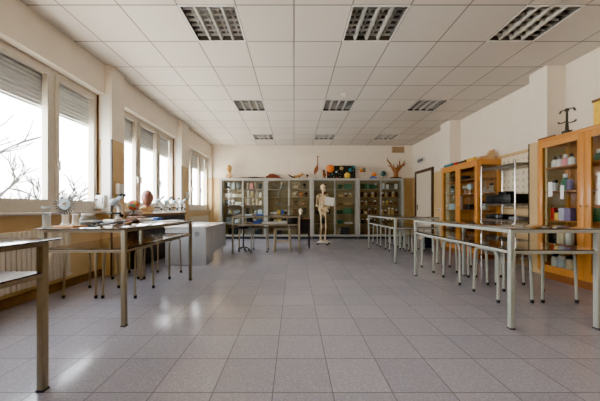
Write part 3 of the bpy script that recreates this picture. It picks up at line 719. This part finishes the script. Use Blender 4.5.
# ------------------------------------------------------------------ wooden cabinets on the right
def wood_cabinet(label, yfar, L, xf=3.566, D=.445, Ht=1.955, shelves=(.5, .83, 1.235, 1.57), side_glass=True):
    c = thing('wooden_cabinet', label, 'cabinet', (xf, yfar, 0), -PI/2, 'orange wooden glazed cabinets')
    f = MB(); p = .05
    f.box(0, L, 0, D, Ht-.035, Ht, .003); f.box(0, L, .01, D, .10, .14)
    for x in (0, L-p):
        f.box(x, x+p, .012, .06, .14, Ht-.035); f.box(x, x+p, D-.05, D, .14, Ht-.035)
        f.box(x+.01, x+p-.01, .06, D-.05, Ht-.11, Ht-.035); f.box(x+.01, x+p-.01, .06, D-.05, .14, .22)
    f.build('carcass', 'oak', c)
    MB().box(p, L-p, D-.02, D-.005, .14, Ht-.035).build('back_panel', 'oakin', c)
    MB().box(.02, L-.02, .03, D-.02, 0, .10).build('plinth', 'plinth', c)
    for x in (.022, L-.028): MB().box(x, x+.006, .06, D-.05, .22, Ht-.11).build('side_pane', 'cabglass', c)
    for z in shelves: MB().box(p+.005, L-p-.005, .05, D-.022, z-.018, z).build('shelf', 'oakin', c)
    for k in (0, 1):
        a, b = (.006, L/2-.002) if k == 0 else (L/2+.002, L-.006); t_ = .075
        f = MB(); f.box(a, a+t_, -.012, .012, .12, Ht-.04, .002); f.box(b-t_, b, -.012, .012, .12, Ht-.04, .002); f.box(a+t_, b-t_, -.012, .012, .12, .2); f.box(a+t_, b-t_, -.012, .012, Ht-.13, Ht-.04)
        d_ = f.build('door', 'oak', c)
        MB().box(a+t_, b-t_, -.002, .002, .2, Ht-.13).build('pane', 'cabglass', d_)
        kx = b-.035 if k == 0 else a+.035; MB().ball((kx, -.022, 1.02), .013).build('knob', 'brass', d_)
        if not side_glass and k == 0:
            MB().box(a+.16, a+.22, -.008, -.003, 1.16, 1.36).build('taped_card', 'paper', d_); MB().box(a+.33, a+.375, -.008, -.003, 1.12, 1.3).build('taped_card', 'paper', d_)
    return c
wood_cabinet('orange wooden glazed cabinet farther back on the right, beside metal rack', 6.42, 1.25, shelves=(.5, .96, 1.30, 1.6))
wood_cabinet('large orange wooden glazed cabinet nearest on the right wall', 3.90, 1.26, Ht=1.985, side_glass=False)
G1 = 'contents of the near wooden cabinet'
def yp(x, X=3.72): return X*266.7/(x-294)
for xx, lab, m in ((553.5, 'first', 'white'), (559.5, 'second', 'white'), (565.5, 'third', 'pink'), (571.5, 'fourth', 'white')):
    item('bottle', .075, .15, m, (3.72, yp(xx), 1.571), '%s reagent bottle, %s from left on near wooden cabinet top shelf' % (CNAME[m], lab), G1)
item('bottle', .09, .22, 'green', (3.74, yp(564), 1.236), 'green bottle on the middle shelf of near wooden cabinet', G1)
item('box', .05, .15, 'purple', (3.72, yp(570), 1.236), 'purple box on the middle shelf of near wooden cabinet', G1, PI/2)
item('jar', .07, .15, 'white', (3.72, yp(555), 1.236), 'white jar left of green bottle in near wooden cabinet', G1)
for xx, k, w, h_, m, lab in ((548.6, 'bottle', .035, .2, 'yellow', 'slim yellow bottle'), (554, 'box', .05, .17, 'red', 'red box'), (558, 'jar', .075, .13, 'yellow', 'yellow squat jar'), (563.5, 'box', .07, .17, 'lav', 'lavender box'), (570, 'box', .08, .17, 'purple', 'purple box')):
    item(k, w, h_, m, (3.70, yp(xx, 3.70), .831), lab+' on the lower shelf of near wooden cabinet', G1, PI/2 if k == 'box' else 0)
for xx, z, k, w, h_, m, lab in ((599, 1.571, 'bottle', .08, .14, 'green', 'green bottle on top shelf behind the near cabinet right door'), (592.5, .831, 'book', .03, .16, 'teal', 'teal book on lower shelf behind near cabinet right door'), (597, .831, 'book', .04, .14, 'red', 'red book on lower shelf behind near cabinet right door'), (601, .831, 'book', .04, .17, 'green', 'green book on lower shelf behind near cabinet right door')):
    item(k, w, h_, m, (3.74, yp(xx, 3.74), z), lab, G1, PI/2 if k == 'book' else 0)
for xx, k, w, h_, m, lab in ((552, 'box', .1, .22, 'dark', 'charcoal box'), (563, 'box', .09, .2, 'cream', 'cream box'), (570, 'jar', .09, .2, 'white', 'white jar')):
    item(k, w, h_, m, (3.72, yp(xx), .501), lab+' on the lowest shelf of near wooden cabinet', G1, PI/2 if k == 'box' else 0)
for xx, k, w, h_, m, lab in ((552, 'jar', .09, .2, 'white', 'white jar'), (561.6, 'jar', .09, .18, 'lblue', 'pale blue jar'), (570, 'jar', .09, .2, 'cream', 'cream jar')):
    item(k, w, h_, m, (3.72, yp(xx), .141), lab+' on the floor of near wooden cabinet', G1)
G2 = 'contents of the far wooden cabinet'
def it2(xx, z, k, w, h_, m, lab, X=3.75): item(k, w, h_, m, (X, yp(xx, X), z), lab+' in far wooden cabinet', G2, PI/2 if k in ('box', 'book') else 0)
it2(470, 1.301, 'globe', .13, .22, 'lblue', 'pale blue ball model on the second shelf')
it2(461, .961, 'cylinder', .12, .3, 'white', 'tall white cylinder on the third shelf')
it2(465, 1.301, 'globe', .11, .2, 'white', 'white ball model on the second shelf')
it2(470, .961, 'box', .14, .12, 'dark', 'charcoal box on the third shelf')
it2(450, .961, 'box', .2, .14, 'lblue', 'pale blue box on the third shelf')
it2(448, 1.301, 'jar', .1, .2, 'labglass', 'clear lidded jar on the second shelf')
it2(451, .501, 'box', .16, .2, 'grey', 'grey box on the lowest shelf')
it2(463, .501, 'jar', .14, .2, 'cream', 'cream jar on the lowest shelf')
it2(470, .501, 'box', .12, .16, 'brown', 'brown box on the lowest shelf')
it2(490, 1.301, 'flask', .12, .22, 'labglass', 'clear glass flask by the side pane', 3.80)
it2(494, 1.301, 'jar', .09, .18, 'labglass', 'clear glass jar by the side pane', 3.91)
it2(491, .961, 'jar', .11, .16, 'white', 'white jar by the side pane', 3.80)
it2(450, 1.601, 'box', .1, .14, 'brown', 'brown box on the top shelf')
it2(465, 1.601, 'box', .2, .1, 'dark', 'charcoal flat box on the top shelf')
# top of the far cabinet
zt = 1.956
for xx, y0, y1, r, m, lab in ((0, 6.05, 6.38, .035, 'teal', 'teal paper roll at the left end on far wooden cabinet'), (1, 5.93, 6.03, .035, 'red', 'short red paper roll on top of far wooden cabinet'), (2, 5.64, 5.91, .035, 'dark', 'charcoal paper roll on top of far wooden cabinet'), (3, 5.38, 5.62, .04, 'yellow', 'yellow paper roll beside wooden wedge on far cabinet')):
    X = 3.605+.02*xx
    single('paper_roll', MB().chain([(X, y0, zt+r), (X+.01, y1, zt+r)], r, 12), m, lab, 'paper roll', group='rolled charts on the far wooden cabinet')
single('wooden_wedge', MB().prism([(-.16, 0), (.13, 0), (.13, .19), (.09, .19), (.02, .08), (-.16, .05)], -.05, .05), 'tan', 'pale wooden wedge block on top of far wooden cabinet', 'block', (3.80, 5.27, zt))
# top of the near cabinet: branched apparatus, dark tray, yellow box
zt = 1.986
ap = thing('branched_apparatus', 'dark metal apparatus with curled arms on top of near wooden cabinet', 'apparatus', (3.72, yp(567, 3.72), zt), -PI/2)
MB().box(-.04, .04, -.04, .04, 0, .07, .006).build('base_block', 'darkmetal', ap)
MB().chain([(0, 0, .06), (0, 0, .2), (.0, 0, .36)], [.022, .014, .012], 10).lathe((0, 0, .33), [(.02, 0), (.026, .02), (.02, .04)], 10).build('column', 'darkmetal', ap)
for pts in ([(0, 0, .35), (-.04, 0, .36), (-.08, 0, .36), (-.10, 0, .33)], [(0, 0, .34), (.05, 0, .355), (.09, 0, .345), (.105, 0, .31)], [(0, 0, .2), (-.06, 0, .19), (-.11, 0, .2), (-.12, 0, .215)], [(0, 0, .17), (.05, 0, .165), (.1, 0, .165), (.12, 0, .18)]):
    MB().chain(pts, [.008, .008, .011, .012], 8).build('arm', 'darkmetal', ap)
single('wooden_tray', MB().box(-.13, .13, -.10, .10, 0, .012).box(-.13, .13, -.10, -.088, .012, .03).box(-.13, .13, .088, .10, .012, .03), 'brown', 'flat dark brown tray beside metal apparatus on near cabinet', 'tray', (3.70, yp(553, 3.70), zt), PI/2)
yb = thing('storage_box', 'yellow box with brown lid at right frame edge on near cabinet', 'box', (3.72, 3.2-.09, zt))
MB().box(-.12, .12, -.2, .1, 0, .28, .005).build('body', 'yellow', yb); MB().box(-.13, .13, -.21, .11, .28, .31, .005).build('lid', 'brown', yb)

# ------------------------------------------------------------------ chrome rack and chart
rk = thing('wire_rack', 'chrome wire shelving rack between the two wooden cabinets', 'shelving rack', (0, 0, 0))
X0, X1, Y0, Y1 = 3.55, 3.945, 4.28, 5.05
rk.location = ((X0+X1)/2, (Y0+Y1)/2, 0); o_ = rk.location.copy()
for x in (X0, X1):
    for y in (Y0, Y1): MB().chain([(x, y, 0), (x, y, 1.78)], .0125, 10).build('post', 'chrome', rk, o_)
for z in (.2, .80, 1.07, 1.73):
    s_ = MB()
    for dz in (0, -.03):
        s_.chain([(X0, Y0, z+dz), (X0, Y1, z+dz)], .005, 6).chain([(X1, Y0, z+dz), (X1, Y1, z+dz)], .005, 6).chain([(X0, Y0, z+dz), (X1, Y0, z+dz)], .005, 6).chain([(X0, Y1, z+dz), (X1, Y1, z+dz)], .005, 6)
    for k in range(1, 26): y = Y0+(Y1-Y0)*k/26; s_.chain([(X0, y, z), (X1, y, z)], .0035, 5)
    for k in range(16):
        y = Y0+(Y1-Y0)*k/16; s_.chain([(X0, y, z-.03), (X0, y+.024, z), (X0, y+.048, z-.03)], .003, 4)
    s_.build('wire_shelf', 'wire', rk, o_)
cr = thing('equipment_case', 'black equipment case with raised top on rack middle shelf', 'case', (3.72, 4.70, 1.076))
MB().box(-.15, .15, -.30, .28, 0, .16, .01).build('body', 'black', cr); MB().box(-.08, .08, -.12, .06, .16, .215, .01).build('top_unit', 'black', cr); MB().box(-.155, -.15, -.2, .2, .09, .1).build('front_strip', 'dark', cr)
fe = thing('projector', 'flat black device lying on the lower rack shelf', 'device', (3.72, 4.80, .806))
MB().box(-.13, .13, -.2, .22, 0, .085, .02).build('body', 'black', fe); MB().chain([(-.13, -.1, .045), (-.145, -.1, .045)], .03, 12).build('lens', 'grey', fe)
single('tray', MB().box(-.1, .1, -.1, .1, 0, .05, .01), 'grey', 'grey tray on the lower rack shelf near the pillar', 'tray', (3.74, 4.43, .806))

def chart_mat():
    m, nt, b = newmat('chart_print'); N = nt.nodes; L = nt.links
    g = N.new('ShaderNodeNewGeometry'); s = N.new('ShaderNodeSeparateXYZ'); L.new(g.outputs['Position'], s.inputs[0])
    fy = math_node(nt, 'FRACT', math_node(nt, 'DIVIDE', s.outputs[1], .105)); fz = math_node(nt, 'FRACT', math_node(nt, 'DIVIDE', s.outputs[2], .12))
    d = math_node(nt, 'ADD', math_node(nt, 'ABSOLUTE', math_node(nt, 'SUBTRACT', fy, .5)), math_node(nt, 'MULTIPLY', math_node(nt, 'ABSOLUTE', math_node(nt, 'SUBTRACT', fz, .5)), .7))
    nz = N.new('ShaderNodeTexNoise'); nz.inputs['Scale'].default_value = 30; L.new(g.outputs['Position'], nz.inputs['Vector'])
    k = math_node(nt, 'LESS_THAN', math_node(nt, 'ADD', d, math_node(nt, 'MULTIPLY', math_node(nt, 'SUBTRACT', nz.outputs['Fac'], .5), .9)), .22)
    L.new(mixc(nt, k, lin((230, 217, 188)), lin((186, 178, 154))), b.inputs['Base Color']); b.inputs['Roughness'].default_value = .6
    return m
ch = thing('wall_chart', 'cream printed wall chart with small drawings hanging behind the rack', 'poster', (XR, 4.82, 1.5))
MB().box(-.006, -.002, -.36, .33, -.5, .46).build('sheet', chart_mat(), ch)
MB().chain([(-.012, -.38, .47), (-.012, .35, .47)], .012, 8).build('top_rod', 'tan', ch); MB().chain([(-.012, -.38, -.5), (-.012, .35, -.5)], .012, 8).build('bottom_rod', 'tan', ch)

# ------------------------------------------------------------------ left side: radiators, wall fittings
def radiator(y0, y1, label):
    r = thing('radiator', label, 'radiator', (-2.78, (y0+y1)/2, .14), 0, 'white radiators under the windows'); o_ = r.location.copy()
    s_ = MB(); n_ = int((y1-y0)/.05)
    for k in range(n_):
        y = y0+.05*k+.025; s_.box(-2.81, -2.755, y-.019, y+.019, .17, .76, .008)
    s_.build('fins', 'rad', r, o_)
    MB().chain([(-2.785, y0, .19), (-2.785, y1, .19)], .018, 8).chain([(-2.785, y0, .74), (-2.785, y1, .74)], .018, 8).build('header_pipes', 'rad', r, o_)
    v_ = MB().chain([(-2.785, y0, .19), (-2.785, y0-.06, .19), (-2.785, y0-.06, .0)], .01, 8).build('feed_pipe', 'rad', r, o_)
    MB().lathe((-2.785, y0-.06, .17), [(.02, 0), (.024, .03), (.018, .07)], 10).build('valve', 'white', v_, o_)
    MB().box(-2.845, -2.81, y0+.1, y0+.13, .6, .7).box(-2.845, -2.81, y1-.13, y1-.1, .6, .7).build('bracket', 'rad', r, o_)
radiator(1.9, 3.33, 'white finned radiator beneath the nearest left window')
radiator(7.1, 8.6, 'white finned radiator beneath the farthest left window')
eb = thing('electrical_box', 'white wall box with black knob at end of nearest window', 'electrical box', (-2.86, 3.95, 1.09))
MB().box(-.09, .085, -.06, 0, -.10, .10, .006).build('housing', 'white', eb); MB().chain([(-.02, -.06, .03), (-.02, -.075, .03)], .016, 10).build('knob', 'black', eb); MB().box(.06, .072, -.063, -.06, -.03, .07).build('slot', 'black', eb)
for y, z, lab in ((4.09, 1.29, 'white dispenser box on the nearest left pillar'), (6.7, 1.32, 'small white dispenser box on the farther left pillar')):
    q = thing('wall_dispenser', lab, 'dispenser', (-2.70, y, z), 0, 'white boxes on the left pillars')
    MB().box(0, .06, -.06, .06, -.08, .08, .01).build('housing', 'white', q); MB().box(.02, .05, -.04, .04, -.095, -.08).build('nozzle', 'grey', q)
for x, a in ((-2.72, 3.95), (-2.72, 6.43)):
    n += 1; struct(MB().box(x-.13, x, a-.006, a, SILL, HEAD).build('trim_%d' % n, 'white'))  # added plain white strip up the near side of each left pillar
for y, x, lab in ((3.945, -2.90, 'brown vertical shutter strap at end of nearest left window'), (6.425, -2.90, 'brown vertical shutter strap at end of middle left window')):
    q = thing('shutter_strap', lab, 'strap', (x, y, 1.1)); MB().box(-.012, .012, -.004, 0, .12, 1.57).build('belt', 'brown', q); MB().box(-.02, .02, -.02, .004, 0, .12).build('winder', 'dark', q)

# ------------------------------------------------------------------ low cabinet under window 2
lc = thing('low_cabinet', 'low dark cabinet with brown wooden top under the middle window', 'cabinet', (-2.56, 4.32, 0))
MB().box(-.20, 0, 0, 2.02, .85, .895, .004).build('worktop', 'brown', lc)
MB().box(-.18, -.03, .03, 1.99, .08, .85).build('carcass', 'black', lc)
for k in range(4):
    d_ = MB().box(-.03, -.014, .04+k*.49, .04+k*.49+.47, .1, .83).build('door', 'dark', lc); MB().box(-.014, -.004, .04+k*.49+.40, .04+k*.49+.415, .6, .7).build('pull', 'chrome', d_)
MB().box(-.17, -.05, .05, 1.97, 0, .08).build('plinth', 'black', lc)
ZC = .896
# microscopes
def make_micro():
    t = thing('microscope', '', 'microscope')
    MB().box(-.07, .07, -.09, .09, 0, .035, .008).build('foot', 'white', t)
    MB().chain([(-.045, 0, .03), (-.07, 0, .1), (-.065, 0, .19), (-.02, 0, .235)], [.036, .03, .03, .034], 8).build('arm', 'white', t)
    MB().box(-.05, .06, -.055, .055, .10, .118, .003).build('stage', 'black', t)
    MB().ball((0, 0, .235), .052, .048, .042, 10).build('head', 'lblue', t)
    e = MB().chain([(-.01, -.02, .24), (-.09, -.025, .31)], [.017, .015], 8).chain([(-.01, .02, .24), (-.09, .025, .31)], [.017, .015], 8).build('eyepiece_tube', 'lblue', t)
    MB().chain([(-.085, -.025, .305), (-.115, -.026, .332)], .019, 8).chain([(-.085, .025, .305), (-.115, .026, .332)], .019, 8).build('eyecups', 'black', e)
    MB().lathe((.005, 0, .16), [(.008, 0), (.012, .02), (.022, .05), (.026, .065)], 10).build('objective', 'chrome', t)
    MB().chain([(-.062, -.045, .08), (-.062, .045, .08)], .02, 10).build('focus_knob', 'black', t)
    return t
mc = make_micro(); um = [False]
for xx, lab, rz in ((157, 'first', .6), (165.5, 'second', .9), (173.5, 'third', .5), (181, 'fourth', .7)):
    y = 2.66*266.7/(294-xx); place(mc, um, (-2.65, y, ZC), rz+PI, 'white microscope on low cabinet by middle window, %s from left' % lab, 'microscopes by the window')
place(mc, um, (-2.09, 3.10, .831), 1.2+PI, 'white microscope on the instrument table in front of pillar', None)
if True:
    bust('anatomical_bust', 'red muscled anatomical head bust on low cabinet before middle window', (-2.64, 4.80, ZC), 'muscle', 'tan', .97, .9, (1.25, 1.3))
cg = thing('globe_model', 'multicoloured ball model in front of middle window left end', 'model', (-2.66, 4.42, ZC))
MB().lathe((0, 0, 0), [(.07, 0), (.07, .015), (.012, .03), (.012, .06)], 14).build('foot', 'dark', cg)
def patch_mat():
    m, nt, b = newmat('patchwork_colours'); N = nt.nodes; L = nt.links
    tc = N.new('ShaderNodeTexCoord'); vo = N.new('ShaderNodeTexVoronoi'); vo.inputs['Scale'].default_value = 24; L.new(tc.outputs['Object'], vo.inputs['Vector'])
    sp = N.new('ShaderNodeSeparateColor'); L.new(vo.outputs['Color'], sp.inputs[0])
    cr = N.new('ShaderNodeValToRGB'); cr.color_ramp.interpolation = 'CONSTANT'
    for i, c in enumerate(((200, 70, 50), (90, 150, 100), (220, 180, 60), (70, 120, 150), (190, 110, 120))):
        e = cr.color_ramp.elements[i] if i < 2 else cr.color_ramp.elements.new(.2*i)
        e.position = .2*i; e.color = lin(c)+(1,)
    L.new(sp.outputs[0], cr.inputs[0]); L.new(cr.outputs[0], b.inputs['Base Color']); b.inputs['Roughness'].default_value = .4
    return m
MB().ball((0, 0, .15), .095, .095, .09, 18).build('ball', patch_mat(), cg)

# ------------------------------------------------------------------ instruments on the left table
ZB = .831
wm = thing('wimshurst_machine', 'spoked-disc electrostatic machine with white pillars on an orange board', 'machine', (-1.995, 2.34, ZB))
MB().box(-.06, .12, -.08, .08, 0, .016, .003).build('board', 'oak', wm)
for x in (-.03, .06):
    MB().lathe((x, .02, .016), [(.034, 0), (.034, .01), (.024, .02), (.022, .085), (.028, .095), (.022, .10)], 14).build('insulator', 'white', wm)
MB().chain([(-.012, .02, .016), (-.012, .02, .20)], [.012, .008], 8).build('post', 'white', wm)
dc = MB().lathe((-.012, -.005, .205), [(.05, -.004), (.05, .004)], 24, Matrix.Rotation(PI/2, 3, 'X')).build('disc_hub', 'lblue', wm)
sp_ = MB()
for k in range(24):
    a = k*2*PI/24; c_, s__ = math.cos(a), math.sin(a)
    sp_.boxm(Matrix.Translation((-.012+.068*c_, -.005, .205+.074*s__)) @ Matrix.Rotation(-a, 4, 'Y'), .044, .006, .007)
sp_.build('spokes', 'dark', dc)
MB().chain([(-.012, -.02, .205), (-.012, .02, .205)], .012, 8).build('axle', 'brass', dc)
MB().chain([(-.012, -.02, .205), (.02, -.025, .23), (-.05, -.025, .19)], .004, 6).build('neutraliser_rod', 'chrome', wm)
MB().chain([(-.012, .02, .2), (-.06, .02, .22), (-.12, .0, .2)], .005, 6).build('conductor_arm', 'chrome', wm)
ly = thing('measuring_cylinder', 'tall clear glass cylinder left of the spoked disc', 'cylinder', (-2.128, 2.30, ZB+.0))
ly.location = (-2.205, 2.40, ZB+.0)
ly.location = (-2.105, 2.27, ZB)
MB().lathe((0, 0, 0), [(.036, 0), (.036, .01), (.028, .016), (.028, .165), (.034, .175)], 16).build('tube', 'labglass', ly); MB().lathe((0, 0, .17), [(.036, 0), (.036, .012)], 16).build('rim', 'lblue', ly)
sj = thing('glass_jar', 'squat clear glass jar with wide rim on left table', 'jar', (-1.93, 2.50, ZB))
MB().lathe((0, 0, 0), [(.06, 0), (.07, .01), (.07, .06), (.052, .085), (.048, .092), (.048, .105)], 18).build('body', 'labglass', sj); MB().lathe((0, 0, .10), [(.05, 0), (.053, .006), (.05, .018)], 18).build('rim', 'white', sj); MB().lathe((0, 0, .012), [(.058, 0), (.06, .03)], 18).build('contents', 'dark', sj)
s_ = MB(); pts = [(.12*math.cos(k*.5)*(1-.012*k), .06*math.sin(k*.5)*(1-.012*k), .008+.001*k) for k in range(30)]
single('cable', s_.chain(pts, .006, 6), 'black', 'coiled black cable between spoked disc and squat jar', 'cable', (-2.0, 2.66, ZB))
s_ = MB().chain([(-.10, 0, .008), (-.03, .01, .012), (.04, .04, .03), (.1, .08, .035)], [.012, .01, .012, .018], 8)
single('metal_tongs', s_, 'grey', 'curved grey metal rod lying right of the squat jar', 'rod', (-1.8, 2.62, ZB))
for x, y, w, m, lab in ((-1.92, 2.95, .06, 'brown', 'brown rock sample on the left table before pillar'), (-1.80, 2.88, .05, 'redfur', 'reddish rock sample on the left table before pillar'), (-1.86, 3.12, .045, 'darkfur', 'dark rock sample on the left table before pillar'), (-1.62, 2.60, .04, 'brown', 'small brown rock sample near front leg on left table')):
    b = MB(); bmesh.ops.create_icosphere(b.bm, subdivisions=2, radius=w)
    for v_ in b.bm.verts: v_.co = v_.co*R.uniform(.8, 1.12); v_.co.z = max(v_.co.z*.6, -w*.35)+w*.35
    single('rock_sample', b, m, lab, 'rock', (x, y, ZB), group='rock samples on the left table')
single('dish', MB().lathe((0, 0, 0), [(.06, 0), (.09, .03), (.095, .035), (.085, .034), (.05, .008)], 20), 'white', 'shallow white dish on the left table behind rock samples', 'dish', (-1.88, 3.38, ZB))
single('box', MB().box(-.05, .05, -.06, .06, 0, .04, .003), 'blue', 'small blue box at far end of the left table', 'box', (-1.86, 3.60, ZB))
for x, y, rz, lab in ((-1.72, 3.3, .2, 'white paper sheet on left table right of white dish'), (-1.64, 3.58, -.15, 'white paper sheet at far right corner of left table')):
    single('paper_sheet', MB().box(-.1, .1, -.13, .13, 0, .004), 'paper', lab, 'paper', (x, y, ZB), rz, 'papers on the left table')
single('box', MB().box(-.1, .1, -.06, .06, 0, .06, .004), 'brown', 'brown wooden box on left table left of the papers', 'box', (-2.06, 3.50, ZB))

# ------------------------------------------------------------------ outside
struct(MB().box(-60, -3.3, -30, 60, -3.6, -3.5).build('floor_yard', 'ground'))
def tree(loc, ht, label, seed):
    r_ = random.Random(seed); b = MB()
    def grow(p, d, ln, rad, depth):
        q = p+d*ln*.5+Vector((r_.uniform(-.1, .1), r_.uniform(-.1, .1), 0))*ln; e_ = p+d*ln
        b.chain([p, q, e_], [rad, rad*.85, rad*.65], 6 if depth > 1 else 4, caps=False)
        if depth == 0: return
        for k in range(3 if depth > 3 else 4):
            nd = (d+Vector((r_.uniform(-1, 1), r_.uniform(-1, 1), r_.uniform(-.35, .5)))*.85).normalized()
            grow(p+d*ln*r_.uniform(.55, 1), nd, ln*r_.uniform(.6, .8), rad*.64, depth-1)
    grow(Vector((0, 0, 0)), Vector((0, 0, 1)), ht*.38, .17, 5)
    t = thing('bare_tree', label, 'tree', loc, 0, 'bare trees outside'); b.build('trunk_and_branches', 'bark', t)
tree((-9.5, 9.4, -3.5), 8, 'leafless tree outside the nearest left window', 3)

# ------------------------------------------------------------------ light
w = bpy.data.worlds.new('sky'); sc.world = w; w.use_nodes = True; nt = w.node_tree
bg_ = nt.nodes['Background']
tc = nt.nodes.new('ShaderNodeTexCoord'); se = nt.nodes.new('ShaderNodeSeparateXYZ'); nt.links.new(tc.outputs['Generated'], se.inputs[0])
cr = nt.nodes.new('ShaderNodeValToRGB'); cr.color_ramp.elements[0].position = .45; cr.color_ramp.elements[1].position = .75
cr.color_ramp.elements[0].color = (1, .97, .93, 1); cr.color_ramp.elements[1].color = (.86, .93, 1, 1)
nt.links.new(math_node(nt, 'ADD', math_node(nt, 'MULTIPLY', se.outputs[2], .5), .5), cr.inputs[0])
nt.links.new(cr.outputs[0], bg_.inputs[0]); bg_.inputs[1].default_value = 11.0
for i, (y0, y1) in enumerate(BAYS):
    l = bpy.data.lights.new('window_portal', 'AREA'); l.shape = 'RECTANGLE'; l.size = HEAD-SILL; l.size_y = y1-y0; l.cycles.is_portal = True
    o = bpy.data.objects.new('window_portal', l); COL.objects.link(o); o.location = (-3.05, (y0+y1)/2, (HEAD+SILL)/2); o.rotation_euler = (0, -PI/2, 0)
l = bpy.data.lights.new('sun', 'SUN'); l.energy = 34; l.angle = .01; l.color = (1, .95, .87)
o = bpy.data.objects.new('sun', l); COL.objects.link(o); o.location = (-8, -10, 12); o.rotation_euler = Vector((-.12, .72, -.68)).to_track_quat('-Z', 'Y').to_euler()

# ------------------------------------------------------------------ camera
cam = bpy.data.cameras.new('camera'); cam.lens = 16; cam.sensor_width = 36; cam.shift_x = .01; cam.shift_y = .0125; cam.clip_start = .02; cam.clip_end = 200
o = bpy.data.objects.new('camera', cam); COL.objects.link(o); o.location = (0, 0, 1.0); o.rotation_euler = (PI/2, 0, 0)
sc.camera = o
sc.view_settings.view_transform = 'AgX'; sc.view_settings.look = 'AgX - Punchy'
sc.view_settings.exposure = 1.55
sc.cycles.use_denoising = True
sc.cycles.max_bounces = 10; sc.cycles.transparent_max_bounces = 24; sc.cycles.diffuse_bounces = 6; sc.cycles.glossy_bounces = 5
sc.cycles.sample_clamp_indirect = 8; sc.cycles.caustics_reflective = False; sc.cycles.caustics_refractive = False
